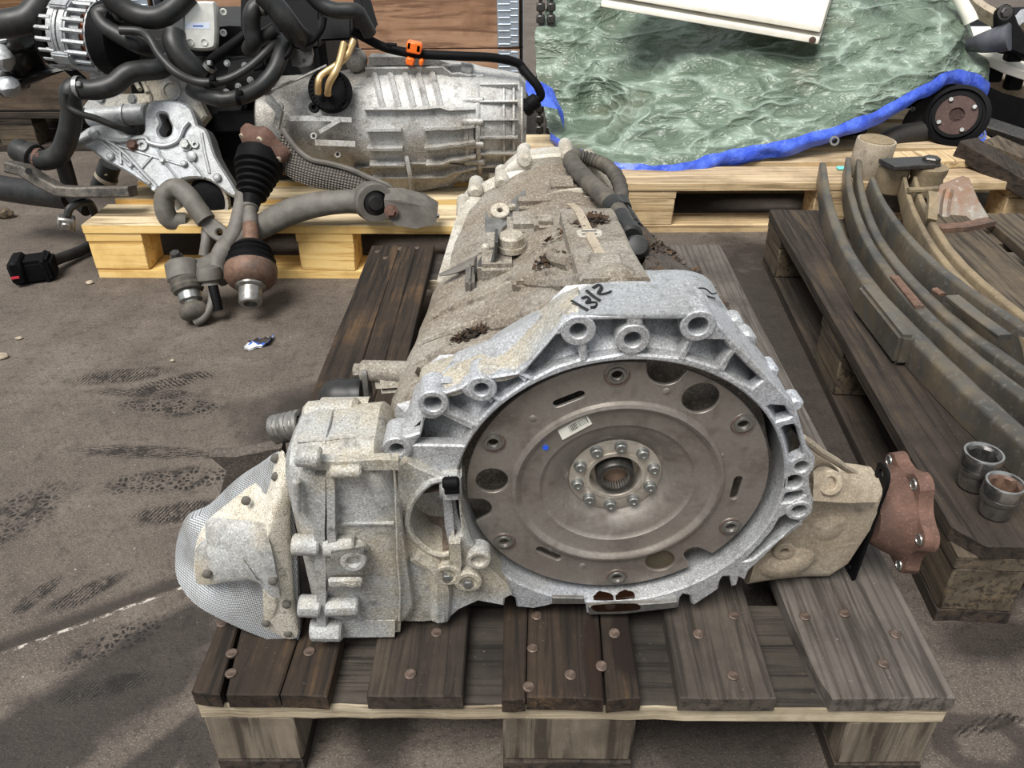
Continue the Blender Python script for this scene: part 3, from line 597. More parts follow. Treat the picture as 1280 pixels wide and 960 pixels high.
# tail flange with lugs
tf = MB(); arch = GT([(572, 300), (573, 268), (584, 245), (604, 236), (622, 226), (634, 210), (652, 196), (680, 193), (706, 192), (734, 200), (752, 214), (766, 236), (770, 262), (760, 300), (660, 330), (600, 325)], .66)
tf.plate([csmooth(arch, 3)], -.69, -.655, FM, .004)
for (x, y, d) in [(594, 236, .64), (628, 223, .64), (656, 196, .66), (709, 190, .66), (738, 203, .66), (579, 262, .62), (620, 248, .62)]:
    a = G3(x, y+4, d); tf.cyl(a-G_b*.010, a+G_b*.05, .0125, .012, 12, .005)
tf.tube([G3(652, 266, .50), G3(676, 250, .52), G3(706, 241, .53), G3(738, 241, .53), G3(766, 252, .51)], .005, 8, 4); tf.tube([G3(668, 262, .5), G3(700, 249, .51), G3(740, 249, .51)], .004, 8, 4)
dome = [[GL(-.06+ (.115*cos(a))*f, .655-.10*(1-f), .01+.075*sin(a)*f-.01*(1-f)+(.0 if f > .5 else .01)) for a in [pi*k/14 for k in range(15)]] for f in (1, .93, .8, .6)]
tf.loft(dome, closed=False); tf.wob(.003, 25, 4); tf.build('tail_flange', M['cast_r'], GB)
# left rim wall of the tail (pale speckled slab)
sl = MB(); a = [G3(562, 300, .52), G3(566, 280, .56), G3(574, 262, .60), G3(588, 246, .63)]; b = [G3(596, 312, .48), G3(597, 285, .54), G3(598, 262, .60), G3(606, 246, .63)]
sl.loft([[p, q, q-G_v*.09, p-G_v*.09] for p, q in zip([G3(545, 352, .36)]+a, [G3(588, 352, .36)]+b)]); sl.wob(.003, 30, 2); sl.build('side_rim', M['cast_r'], GB)
# bracket of bent sheet
def thick(pts, t):
    P = [Vector(p) for p in pts]; L_, R_ = [], []
    for i, p in enumerate(P):
        d = (P[min(i+1, len(P)-1)]-P[max(i-1, 0)]).normalized(); n = Vector((-d.y, d.x))*t/2; L_.append(tuple(p+n)); R_.append(tuple(p-n))
    return L_+R_[::-1]
br = MB(); br.plate([thick(GT([(594, 364), (594, 342), (598, 334), (613, 330), (619, 325), (621, 302)], .30), .0035)], -.036, .0, GF(.30), .0006); br.build('bent_bracket', M['dsteel'], GB)
fn = MB(); fn.tube([G3(549, 344, .335), G3(568, 338, .34), G3(590, 328, .345), G3(608, 318, .35), G3(618, 312, .355)], [.003, .008, .010, .010, .008], 10, 4, flat=.45); fn.box((0, 0, 0), (.012, .03, .05), axm(G3(588, 352, .30), G_b, G_v), .005, 2); fn.build('cast_fin', M['armgrey'], GB)
b2 = MB(); b2.loft([[G3(x, y, d)+G_v*k for (x, y, d) in ((606, 300, .42), (606, 262, .46), (612, 272, .46), (628, 272, .46), (640, 250, .50), (657, 236, .52), (655, 254, .5), (640, 275, .46), (628, 285, .44), (620, 302, .42))] for k in (0, -.012)]); b2.build('sheet_bracket', M['steel'], GB)
for k in range(4):
    bl = MB()
    if k == 0: bl.sphere(G3(607, 310, .34), .0065, 10)
    elif k == 1: bl.bolt(G3(639, 305, .33)-G_v*.006, G_v, .0165, .020, 20, .019)
    elif k == 2: bl.boss(G3(625, 262, .47), (G_v-G_b*.5).normalized(), .014, .004, .02, 16)
    else: bl.bolt(G3(640, 261, .48), G_v, .006, .006)
    bl.build('case_bolt', M['cast_r'], GB)
# leaf litter in the pockets of the casting
lf = MB()
for (cu, cd_, su, sd_, n) in [(-.158, .115, .032, .009, 420), (-.150, .165, .024, .009, 260), (-.022, .31, .026, .02, 140), (-.06, .245, .012, .02, 90), (.008, .33, .018, .02, 110)]:
    for i in range(n):
        u = cu+random.gauss(0, .5)*su; d = cd_+random.gauss(0, .5)*sd_; s_ = random.uniform(.0015, .005); p = onc(u, d, .0015+.007*(1 if abs(u) < .033 and d < .37 else 0)); x = Vector((random.gauss(0, 1), random.gauss(0, 1), random.gauss(0, .4))).normalized()*s_; y = Vector((random.gauss(0, 1), random.gauss(0, 1), random.gauss(0, .4))).normalized()*s_*.6
        lf.add([p-x-y, p+x-y, p+x+y, p-x+y+Vector((0, 0, s_*.3))], [(0, 1, 2, 3)])
lf.build('leaf_litter', M['soot'], GB, 'dark rotted leaf crumbs', kind='stuff', weld=False)
# dark apron on the right flank
ap = MB(); rws = [[(788, 268, .42), (800, 300, .34), (806, 325, .27), (812, 350, .20), (840, 356, .155)], [(800, 276, .44), (826, 305, .36), (842, 325, .30), (855, 342, .235), (884, 366, .17)], [(806, 290, .46), (846, 318, .38), (872, 338, .32), (890, 355, .255), (914, 388, .18)]]
rr_ = [[G3(*q)-G_v*(.002*j) for q in r] for j, r in enumerate(rws)]
ap.loft([[*smooth(r, 5)] for r in rr_]+[[p-G_v*.10 for p in smooth(rr_[2], 5)]], closed=False); ap.loft([[p+G_v*.0 for p in smooth(rr_[0], 5)], [p-G_v*.06-G_u*.02 for p in smooth(rr_[0], 5)]], closed=False); ap.wob(.005, 30, 8); ap.wob(.003, 90, 1); ap.build('side_apron', m_cast('grimy', (74, 66, 58), (58, 50, 43), (26, 22, 19), .8, 0, .9, 80, .6, .4), GB)
lip = MB(); lp = [(800, 351, .125), (850, 351, .115), (872, 357, .105), (884, 372, .09), (893, 388, .07), (906, 402, .05)]; lb = [(806, 342, .15), (855, 342, .14), (884, 352, .13), (898, 375, .11), (908, 390, .09), (922, 412, .06)]
lip.loft([smooth([G3(*q)-G_b*.03-G_v*.012 for q in lp], 4), smooth([G3(*q) for q in lp], 4), smooth([G3(*q)+G_v*.004 for q in lb], 4), smooth([G3(*q)-G_v*.03 for q in lb], 4)], closed=False); lip.loft([smooth([G3(*q)-G_v*.003 for q in lp], 4), smooth([G3(*q)-G_v*.03 for q in lb], 4)], closed=False)

for (x, y, d, s_) in [(918, 408, .05, .010), (931, 428, .035, .012), (964, 466, .022, .008), (994, 506, .016, .008)]:
    lg = MB(); lg.cyl(G3(x, y, d)-G_b*.002, G3(x, y, d)+G_b*.02, s_, s_*.9, 14, .003); lg.wob(.001, 60); lg.build('side_lug', M['cast_b'], GB)
lp_o = lip.build('side_lip', M['cast_n'], GB)
i2 = MB()
for st in [[(872, 362), (880, 363), (888, 369), (894, 368)], [(881, 372), (886, 373), (892, 375)]]: i2.tube([G3(x, y, .097)+G_v*.004-G_b*.004 for x, y in st], .0008, 6, 4)
i2.build('handwritten_mark', M['ink'], lp_o)
a2 = MB()
for i in range(300):
    k = random.random(); j = random.random(); p = rr_[0][min(int(k*4), 3)].lerp(rr_[0][min(int(k*4), 3)+1], k*4 % 1).lerp(rr_[2][min(int(k*4), 3)].lerp(rr_[2][min(int(k*4), 3)+1], k*4 % 1), j)+G_v*.004; s_ = random.uniform(.0015, .005)
    x = Vector((random.gauss(0, 1), random.gauss(0, 1), random.gauss(0, .5))).normalized()*s_; y = Vector((random.gauss(0, 1), random.gauss(0, 1), random.gauss(0, .5))).normalized()*s_*.6; a2.add([p-x-y, p+x-y, p+x+y, p-x+y], [(0, 1, 2, 3)])
a2.build('side_litter', M['soot'], GB, kind='stuff', weld=False)
# breather hose
hs = MB(); H = [(785, 288, .36), (770, 262, .42), (745, 238, .50), (722, 215, .58), (713, 202, .62), (720, 196, .64), (735, 200, .64), (756, 208, .62), (770, 222, .58), (776, 240, .54), (775, 256, .50)]
hp = [G3(x, y, d)+G_v*.002 for x, y, d in H]; hs.tube(hp[:6], .0125, 12, 5); hs.tube(hp[5:], .0105, 12, 14, rf=lambda s_, k: 1+.14*sin(s_*900)); hs.tube(hp[1:5], .0136, 12, 16, rf=lambda s_, k: 1+.05*sin(s_*420))
ho = hs.build('breather_hose', M['rubd'], GB, 'looped ribbed dark hose')
he = MB(); a = G3(787, 292, .345); he.lathe([(.0125, -.05), (.0125, -.012), (.0155, -.012), (.0155, .006), (.012, .009), (0, .008)], a, (G3(787, 292, .345)-G3(776, 270, .395)), 16); he.cyl(G3(765, 255, .435), G3(772, 264, .415), .0155, n=14)
he.box((0, 0, 0), (.02, .02, .012), axm(G3(757, 272, .40), G_v, G_b), .003); he.tube([G3(758, 262, .42), G3(764, 272, .40), G3(770, 280, .385)], .005, 8); he.tube([G3(778, 256, .49), G3(786, 262, .46), G3(800, 283, .40)], .004, 8); he.cyl(G3(775, 252, .5), G3(779, 262, .48), .013, n=12); he.build('hose_end', M['rub'], ho)
gr = MB(); gr.lathe([(.0, .014), (.012, .012), (.016, .004), (.017, -.008), (.015, -.03)], G3(795, 315, .29)+G_v*.005, (G_v-G_b).normalized(), 16); gr.build('rubber_plug', M['rub'], GB)
# ---- differential housing on the left
dh = MB()
def prof(bot, top, front, back, rnd=.03, topr=.05, n=5):       # (d, v) ring
    pts = []
    for (cx, cy, r, a0) in ((front+rnd, bot+rnd, rnd, 180), (back-rnd, bot+rnd, rnd, 270), (back-topr, top-topr, topr, 0), (front+topr, top-topr, topr, 90)):
        for k in range(n+1): a = RD(a0+90*k/n); pts.append((cx+r*cos(a), cy+r*sin(a)))
    return pts
du = [(-.326, prof(-.150, .062, -.030, .05, .03, .03)), (-.318, prof(-.168, .074, -.038, .058, .02, .03)), (-.300, prof(-.170, .078, -.040, .062, .02, .03)), (-.238, prof(-.172, .082, -.040, .066, .02, .03)), (-.232, prof(-.171, .074, -.039, .066, .02, .03)), (-.226, prof(-.168, .036, -.036, .066, .02, .02)), (-.220, prof(-.165, .024, -.034, .066, .03, .02)), (-.212, prof(-.140, .03, .012, .066, .02, .02)), (-.195, prof(-.140, .04, .025, .07, .02, .02)), (-.15, prof(-.13, .04, .03, .07, .02, .02))]
dh.loft([[GL(u, d, v) for d, v in p] for u, p in du])
# foot blocks under it
dh.hexa([GL(-.322, -.042, -.188), GL(-.235, -.042, -.188), GL(-.235, .03, -.188), GL(-.322, .03, -.188), GL(-.318, -.040, -.15), GL(-.232, -.040, -.15), GL(-.232, .03, -.15), GL(-.318, .03, -.15)], .006, 2)
def seg(x0, y0, x1, y1, d, r, n=10, bev=.002): a = G3(x0, y0, d); b = G3(x1, y1, d); dh.cyl(a, b, r, n=n, bev=bev)
# seam flange: two upright ribs, ledges and screw bosses
dh.strip([G3(401, 590, -.040), G3(402, 690, -.042), G3(404, 795, -.043)], .010, .016, up=G_b, sub=3); dh.strip([G3(414, 583, -.040), G3(416, 660, -.042), G3(417, 690, -.042)], .008, .018, up=G_b, sub=3)
dh.strip([G3(372, 574, -.036), G3(420, 578, -.040), G3(500, 576, -.036)], .010, .012, up=G_v, sub=3)
for (x0, y0, x1, y1, r) in [(371, 569, 400, 571, .0105), (412, 588, 452, 588, .007), (366, 679, 400, 681, .011), (405, 683, 444, 681, .0115), (373, 757, 402, 758, .0125), (408, 758, 449, 757, .011), (388, 787, 428, 788, .0125), (372, 600, 372.5, 640, .004)]: seg(x0, y0, x1, y1, -.046, r)
dh.hexa([G3(404, 738, -.048), G3(455, 740, -.048), G3(455, 740, -.03), G3(404, 738, -.03), G3(408, 690, -.062), G3(460, 684, -.062), G3(460, 684, -.03), G3(408, 690, -.03)], .004, 2)
dh.boss(G3(441, 704, -.061), -G_b, .0135, .0068, .02, 20); dh.box((0, 0, 0), (.035, .012, .006), axm(G3(432, 727, -.058), G_b, G_v), .002)
dh.strip([G3(425, 728, -.060), G3(440, 731, -.060), G3(446, 729, -.060)], .004, .004, up=G_b); dh.strip([G3(420, 655, -.041), G3(492, 652, -.041)], .002, .004, up=G_b)
dh.tube([G3(494, 586, -.039), G3(496, 660, -.041), G3(499, 775, -.041)], .0012, 6, 3)
# cover plate under the top ledge, cheek bosses behind
dh.tube([GL(-.286, -.035, .062), GL(-.286, -.02, .076), GL(-.286, .0, .0795), GL(-.286, .03, .0795), GL(-.286, .055, .066)], .002, 6, 3); dh.cyl(GL(-.318, .05, .058), GL(-.262, .046, .064), .018, n=16, bev=.004); dh.tube([GL(-.312, -.012, .078), GL(-.27, -.012, .080), GL(-.24, -.012, .081)], .0016, 6, 3); dh.boss(G3(402, 515, .06), -G_u, .016, .007, .05, 16); dh.wob(.0012, 40, 5); dh.wob(.0022, 16, 2)
dh.build('differential_housing', M['cast_l'], GB)
# web with the starter pocket
sw = MB(); wo_ = [(497, 584), (505, 574), (520, 583), (552, 598), (566, 602), (577, 598), (574, 606), (577, 640), (588, 675), (606, 706), (632, 730), (640, 745), (631, 748), (630, 757), (615, 755), (598, 752), (574, 763), (560, 775), (530, 778), (500, 778)]
hole = [(563, 598), (540, 603), (521, 622), (512, 648), (518, 670), (535, 686), (552, 692), (563, 692), (563, 674), (577, 668), (574, 640), (572, 606)]
sw.plate([GT(wo_, -.024), GT(hole, -.024)], -.022, .024, FM, .002)
hc = GT(hole, -.026); arc = [Vector((*q, 0)) for q in hc[:8]]
sw.tube([GL(p.x-.002, -.026, p.y) for p in arc], .0035, 8, 4)
sw.plate([GT([(505, 590), (580, 590), (585, 700), (505, 700)], .01)], -.03, -.018, FM)
sw.strip([G3(568, 674, -.026), G3(570, 700, -.026), G3(567, 715, -.026)], .012, .012, up=G_b); sw.tube([G3(520, 690, -.024), G3(545, 712, -.026), G3(548, 770, -.026)], .010, 8, 4); sw.tube([G3(553, 722, -.026), G3(556, 745, -.026), G3(553, 772, -.024)], .008, 8, 3)
for (x, y, R) in [(559, 720, .0155), (585, 728, .0150), (598, 702, .013)]: sw.boss(G3(x, y, -.034), -G_b, R, R*.55, .02, 20, .0015, .004)
sw.box((0, 0, 0), (.022, .03, .02), axm(G3(563, 606, -.02), G_b, G_v), .004); sw.wob(.0014, 40, 7); sw.build('starter_web', M['cast_l'], GB)
sc_ = MB()
for (x, y, r) in [(559, 720, .0062), (585, 728, .0062)]: sc_.bolt(G3(x, y, -.030), -G_b, r, .005, 6)
sc_.build('socket_screw', M['zinc'], GB)
pk = MB(); pc = Vector((*G2(548, 648, .0), 0)); pk.lathe([(.044, -.016), (.043, .018), (.03, .024), (0, .025)], GL(pc.x, -.006, pc.y+.015), G_b, 24, cap=False); 
for i_, v_ in enumerate(pk.v):
    q_ = Vector(v_)-G_O
    if q_.dot(G_u) > -.1685: pk.v[i_] = tuple(Vector(v_)+G_u*(-.1685-q_.dot(G_u)))
pk.build('starter_pocket', m_cast('pocket_brown', (112, 98, 86), (86, 72, 60), (60, 50, 42), .9, .3, .55, 40, .3, .3), GB)
cl = MB(); cl.cyl(G3(553, 604, -.032), G3(574, 603, -.032), .0062, n=14, bev=.002); cl.cyl(G3(556, 612, -.031), G3(574, 611, -.031), .005, n=12); cl.build('dowel_clip', M['black'], GB)
# coil plug, side pipe and rubber bush
cp = MB(); a = G3(344, 537, .11); b = G3(398, 526, .10); ax = (b-a); pts = []
for k in range(100):
    s_ = k/99; fr_ = frame(ax); ang = s_*2*pi*5; pts.append(a.lerp(a+ax*.66, s_)+(fr_[0]*cos(ang)+fr_[1]*sin(ang))*.0135)
cp.tube(pts, .0042, 8, 1); cp.cyl(a, b, .0085, n=12); cp.cyl(a.lerp(b, .66), b, .0115, .011, 14, .002); cp.cyl(a-ax*.03, a, .006, n=10); cp.build('coil_plug', M['steel'], GB)
sp2 = MB(); sp2.cyl(G3(452, 464, .17), G3(530, 466, .16), .0135, n=16, bev=.002); sp2.hexa([G3(470, 492, .14), G3(530, 488, .14), G3(530, 488, .2), G3(470, 492, .2), G3(468, 468, .16), G3(530, 466, .16), G3(530, 462, .2), G3(468, 464, .2)], .006, 2); sp2.bolt(G3(451, 464, .17), -G_u, .009, .008); sp2.wob(.001, 40); sp2.build('side_pipe', M['cast_g'], GB)
bu = MB(); bu.lathe([(.010, -.03), (.020, -.022), (.024, -.008), (.022, .004), (.024, .008), (.023, .02), (.012, .026)], G3(432, 497, .17), G_u, 20); bu.build('rubber_bush', M['rub'], GB)
fk = MB(); fk.plate([csmooth([(-.012, -.03), (.012, -.03), (.014, .02), (.006, .032), (-.008, .03)], 3)], 0, .006, axm(G3(457, 492, .16), G_u, G_v), .001); fk.build('bush_plate', M['steel'], GB)
# ---- heat shield
def dome_(outline, ds, ctr, dc, lift, rings=7, thick=.003):
    P = [G3(x, y, d) for (x, y), d in zip(outline, ds)]; P = csmooth(P, 4); c = G3(*ctr, dc); R = []
    for k in range(rings+1):
        f = 1-k/(rings+.4); R.append([c.lerp(p, f)-G_b*lift*(1-f*f)+G_b*(lift*.0) for p in P])
    return [[p+G_b*.012 for p in R[0]]]+R
hsd = MB(); foil = [(352, 577), (320, 590), (290, 610), (258, 640), (232, 652), (222, 672), (219, 700), (223, 728), (245, 756), (280, 776), (318, 793), (352, 804), (374, 798), (372, 740), (368, 650)]
fd = [-.0, .02, .03, .04, .045, .045, .04, .02, -.01, -.028, -.035, -.036, -.036, -.03, -.01]
hsd.loft(dome_(foil, fd, (310, 700), .004, .018)); hs_o = hsd.build('heat_shield', None or M['cast_n'], GB, 'woven silver heat shield')
t = NT('woven_foil')
sx = t.n.new('ShaderNodeSeparateXYZ'); t.l.new(t.map((1, 1, 1), (0, RD(8), 0)), sx.inputs[0])
wv = t.math('MULTIPLY', t.math('ABSOLUTE', t.math('SINE', t.math('MULTIPLY', sx.outputs[0], 1500))), t.math('ABSOLUTE', t.math('SINE', t.math('MULTIPLY', sx.outputs[2], 1500)))); n_ = t.noise(30, 5, .6)
c_ = t.mix(t.ramp(wv, .05, .5), srgb(104, 106, 106), srgb(224, 228, 232)); c_ = t.mix(t.math('MULTIPLY', t.ramp(n_, .45, .7), .55), c_, srgb(126, 120, 108)); t.set('Base Color', c_); t.set('Metallic', .55); t.set('Roughness', .42); t.set('Normal', t.bump(wv, .6, .0008)); M['foil'] = t.m
hs_o.data.materials[0] = M['foil']
M['pitted'] = m_cast('pitted_plate', (214, 206, 190), (196, 182, 156), (58, 51, 44), .7, .15, .6, 120, .35, .75)
hp_ = MB(); pl_ = [(354, 568), (362, 600), (362, 660), (366, 740), (373, 790), (362, 799), (345, 792), (330, 782), (342, 770), (346, 752), (342, 734), (325, 724), (300, 722), (270, 729), (252, 731), (244, 722), (243, 700), (246, 676), (258, 654), (284, 632), (312, 610), (336, 590), (346, 572)]
pd_ = [-.004, -.016, -.024, -.036, -.040, -.041, -.042, -.044, -.045, -.046, -.046, -.043, -.036, -.024, -.012, -.006, .0, .006, .012, .014, .014, .012, .004]
PP = [G3(x, y, d) for (x, y), d in zip(pl_, pd_)]; PP = csmooth(PP, 3); cc = G3(330, 680, -.034)
hp_.loft([[p+G_b*.004 for p in PP], PP, [p.lerp(cc, .12)-G_b*.003 for p in PP], [p.lerp(cc, .5)-G_b*.006 for p in PP], [p.lerp(cc, .9)-G_b*.008 for p in PP]]); po = hp_.build('shield_plate', M['pitted'], hs_o, 'pitted pale plate')
rp = MB(); tr = [(256, 654), (262, 652), (310, 656), (333, 660), (340, 690), (346, 720), (350, 748), (340, 746), (330, 730), (310, 725), (280, 728), (254, 732), (245, 728), (243, 690), (250, 682), (258, 678)]
td = [-.01, -.012, -.03, -.034, -.044, -.050, -.052, -.052, -.052, -.048, -.040, -.030, -.024, -.022, -.02, -.016]
Q = [G3(x, y, d) for (x, y), d in zip(tr, td)]; cq = G3(300, 692, -.042); rp.loft([[p+G_b*.006 for p in Q], Q, [p.lerp(cq, .25)-G_b*.004 for p in Q], [p.lerp(cq, .9)-G_b*.001 for p in Q]]); rp.build('raised_deflector', M['cast_l'], hs_o)
rv = None
for (x, y, d) in [(344, 600, -.016), (306, 630, -.010), (257, 722, -.042), (340, 731, -.058), (331, 783, -.050), (359, 796, -.047), (357, 760, -.050), (343, 577, -.004)]:
    if rv is None:
        b_ = MB(); b_.lathe([(.0046, -.004), (.0046, .0004), (.003, .0014), (0, .0018)], (0, 0, 0), (0, -1, 0), 12); o = b_.build('rivet', M['armgrey'], hs_o, local=True); rv = o.data
    else: o = bpy.data.objects.new('rivet', rv); COL.objects.link(o); o.parent = hs_o
    o.location = ROOTM[GB.name].inverted() @ (G3(x, y, d)+G_b*.003)
bk = MB(); bk.hexa([G3(355, 566, .0), G3(368, 566, -.0), G3(380, 800, -.03), G3(368, 800, -.03), G3(355, 566, .02)-G_u*0, G3(368, 566, .02), G3(380, 790, .0), G3(368, 790, .0)], .002); bk.build('shield_flange', M['dsteel'], GB)
gd = MB(); gd.loft([[G3(x, y, .09)+G_b*k for x, y in ((262, 568), (296, 568), (336, 560), (352, 556), (356, 575), (330, 586), (296, 606), (276, 614), (284, 585))] for k in (-.004, .012)]); gd.wob(.002, 30); gd.build('dark_guard', m_cast('guard_dark', (86, 78, 70), (64, 57, 50), (30, 26, 23), .8, .1, .7, 50, .4, .3), GB)
# ---- right side axle case
rc = MB()
ru = [(.168, prof(-.185, -.02, .012, .085, .02, .015)), (.20, prof(-.19, -.036, .022, .085, .02, .012)), (.24, prof(-.193, -.044, .030, .085, .018, .010)), (.272, prof(-.194, -.046, .030, .085, .018, .010)), (.288, prof(-.175, -.046, .030, .082, .018, .010)), (.304, prof(-.105, -.048, .034, .08, .012, .008))]
rc.loft([[GL(u, d, v) for d, v in p] for u, p in ru])
rc.loft([[G3(x, y, d) for x, y, d in r] for r in ([(1017, 588, .012), (1068, 592, .03), (1098, 598, .03), (1103, 612, .026), (1098, 619, .024), (1060, 621, .018), (1016, 618, .006)], [(1017, 604, .008), (1068, 603, .024), (1096, 607, .024), (1102, 618, .022), (1096, 627, .02), (1060, 628, .014), (1016, 626, .004)])])
rc.hexa([GL(.172, .03, -.06), GL(.258, .055, -.05), GL(.258, .065, -.05), GL(.172, .04, -.06), GL(.174, .016, .056), GL(.258, .05, -.036), GL(.258, .06, -.036), GL(.174, .028, .056)], .003)
rc.tube([G3(1003, 548, .0), G3(1035, 570, .03), G3(1068, 592, .06)], .004, 8, 3); rc.boss(G3(1039, 604, .012), (G_v*.5-G_b).normalized(), .014, .0068, .02, 18)
rc.boss(G3(980, 690, .012), -G_b, .013, .005, .02, 16); rc.sphere(GL(.25, .05, -.10), (.04, .025, .04), 16); rc.sphere(GL(.2, .04, -.15), (.05, .03, .03), 16); rc.wob(.0012, 40, 3); rc.wob(.002, 15, 6); rc.build('axle_case', M['cast_t'], GB)
gk = MB(); Mg = axm(G3(1084, 648, .045), G_u, G_v); gk.plate([csmooth([(-.010, -.096), (.012, -.098), (.016, -.086), (.009, -.06), (.006, -.02), (.006, .02), (.015, .056), (.014, .074), (-.006, .076), (-.013, .06), (-.012, .02), (-.014, -.03), (-.014, -.08)], 3), circ(.002, -.086, .0055, 12), circ(.004, .066, .0055, 12)], 0, .004, Mg, .0008); gk.build('black_plate', M['black'], GB)
gk2 = MB()
for q in ((.002, -.086), (.004, .066)): gk2.ring([(.0055, .003), (.0085, .003), (.0085, .0065), (.0055, .0065)], Mg @ Vector((*q, 0)), G_u, 14)
gk2.build('grommet', M['dsteel'], GB)
# rusty output flange
rf = MB(); fc = G3(1122, 640, .06); R6 = []
def lobes(a, base, amp): return base+amp*max(0, cos(6*a))**.6*1.0 if cos(6*a) > 0 else base+amp*.55*cos(6*a)
def fring(x, base, amp, n=72): fr_ = frame(G_u); return [fc+G_u*x+(G_v*cos(2*pi*k/n+.26)-G_b*sin(2*pi*k/n+.26))*lobes(2*pi*k/n, base, amp) for k in range(n)]
rf.loft([fring(-.036, .034, 0), fring(-.030, .039, 0), fring(-.020, .045, 0), fring(-.010, .050, 0), fring(-.005, .054, .002), fring(-.003, .060, .0095), fring(.0125, .062, .0095), fring(.0135, .060, .0095), fring(.0145, .04, 0), fring(.008, .034, 0)])
rfo = rf.build('output_flange', M['rust'], GB, 'red-brown rusty lobed flange', ang=30)
fm = None
for k in range(6):
    a = 2*pi*k/6+.26; p = fc-G_u*.0045+(G_v*cos(a)-G_b*sin(a))*.0600
    b_ = MB(); b_.lathe([(.0072, 0), (.0066, .0012), (.0048, .0012), (.0045, .0004), (0, .0004)], p, -G_u, 14); b_.build('threaded_insert', M['zinc'], rfo)
# ---- flexplate
PM = GF(); fx = MB(); RP = .1545
bolts_ = [(771.4, 468.6), (928.9, 530), (913, 658), (771, 721), (630.4, 676.8), (616.5, 553)]
hol = [circ(*G2(x, y, 0), .0052, 16) for x, y in bolts_]
def slot(x, y, L, w, ang): c = Vector(G2(x, y, 0)); return [(c.x+cos(ang)*px_-sin(ang)*py_, c.y+sin(ang)*px_+cos(ang)*py_) for px_, py_ in [(L/2+w/2*cos(a), w/2*sin(a)) for a in [RD(-90+30*k) for k in range(7)]]+[(-L/2+w/2*cos(a), w/2*sin(a)) for a in [RD(90+30*k) for k in range(7)]]]
def sl_at(x, y): c = Vector(G2(x, y, 0)); return slot(x, y, .024, .0085, atan2(c.y, c.x)+pi/2)
slots = [sl_at(711, 499), sl_at(920, 610), sl_at(686, 692)]
bigs = [circ(*G2(876, 498, 0), .0178, 28), circ(*G2(615, 601, 0), .0165, 28), circ(*G2(825, 701, 0), .0165, 28)]
rimr = []
nts = [Vector(G2(834, 461, 0)), Vector(G2(597, 636, 0)), Vector(G2(868, 694, 0))]; nr = [.0185, .0150, .0125]
for k in range(360):
    a = RD(k); r = RP; d_ = Vector((cos(a), sin(a)))
    for n_, q in zip(nts, nr):
        b_ = d_.dot(n_); disc = b_*b_-(n_.length_squared-q*q)
        if disc > 0 and b_ > 0: r = min(r, b_-sqrt(disc))
    rimr.append((d_.x*r, d_.y*r))
fx.plate([rimr, circ(0, 0, .100, 90)]+hol+slots+bigs, -.0035, 0, PM, .0006)
fx.lathe([(.101, -.002), (.110, -.0005), (.1085, .0042), (.105, .0052), (.1015, .0035), (.100, .0012), (.098, .0005), (.080, -.0005), (.0775, -.003), (.074, -.0036), (.064, -.006), (.056, -.0115), (.051, -.0165), (.0485, -.018), (.030, -.018), (.030, -.03)], GL(0, 0, 0), -G_b, 96, cap=False)
FX = fx.build('flexplate', M['plate'], GB, 'round grey-brown pressed steel drive plate')
bkp = MB(); bkp.lathe([(RI+.004, 0), (.12, .012), (0, .012)], GL(0, .055, 0), G_b, 48, cap=False); bkp.build('converter_face', m_cast('converter', (72, 60, 52), (52, 43, 38), (28, 24, 21), .8, .3, .6, 30, .2, .2), GB)
fil = MB(); fil.plate([circ(*G2(825, 701, 0), .0165, 24)], -.0036, -.0028, PM); fil.build('blank_cover', m_plain('olive_cover', (92, 84, 68), .5, .5, .15, 40, .1), FX)
wm = None
for x, y in bolts_:
    if wm is None:
        b_ = MB(); b_.ring([(.0055, 0), (.0062, .0022), (.0088, .0022), (.0092, .0012), (.0092, 0)], n=24); b_.ring([(.0128, 0), (.0126, .0007), (.0110, .0007), (.0108, 0)], n=24); o = b_.build('weld_ring', M['steel'], FX, local=True); wm = o.data
    else: o = bpy.data.objects.new('weld_ring', wm); COL.objects.link(o); o.parent = FX
    q = G2(x, y, 0); o.matrix_basis = ROOTM[GB.name].inverted() @ axm(GL(q[0], 0, q[1]), -G_b)
for x, y in bolts_:
    q = Vector(G2(x, y, 0)); a0 = atan2(q.y, q.x); pts = [(q.x+.0115*cos(a0+pi+t_), q.y+.0115*sin(a0+pi+t_)) for t_ in [RD(-100+10*k) for k in range(21)]]
    rg = MB(); rg.tube([GL(a, -.0002, b) for a, b in pts], .0013, 6, 1, flat=.5); rg.build('rust_ring', M['rust'], FX)
hb = MB(); hb.lathe([(.0482, -.03), (.0482, -.0165), (.0475, -.016), (.032, -.016), (.0315, -.0145), (.0275, -.0145), (.0265, -.016), (.0262, -.045), (.0, -.046)], GL(0, 0, 0), -G_b, 64); hbo = hb.build('hub_ring', M['hubl'], FX)
bm_ = None
for k in range(10):
    a = 2*pi*k/10+RD(18-4); p = GL(.0405*cos(a), .0162, .0405*sin(a))
    if bm_ is None:
        b_ = MB(); b_.lathe([(.0068, 0), (.0068, .0012), (.0058, .0016), (.0058, .0052), (.0048, .0062), (.0028, .0062), (.0026, .005), (0, .005)], n=16); o = b_.build('hub_bolt', M['zinc'], FX, local=True); bm_ = o.data
    else: o = bpy.data.objects.new('hub_bolt', bm_); COL.objects.link(o); o.parent = FX
    o.matrix_basis = ROOTM[GB.name].inverted() @ axm(p, -G_b)
ih = MB(); ih.ring([(.0200, -.045), (.0200, -.014), (.0185, -.0115), (.0148, -.0115), (.0148, -.03), (.0148, -.045)], GL(0, 0, 0), -G_b, 40)
ih.build('splined_hub', M['dsteel'], FX); tth = MB()
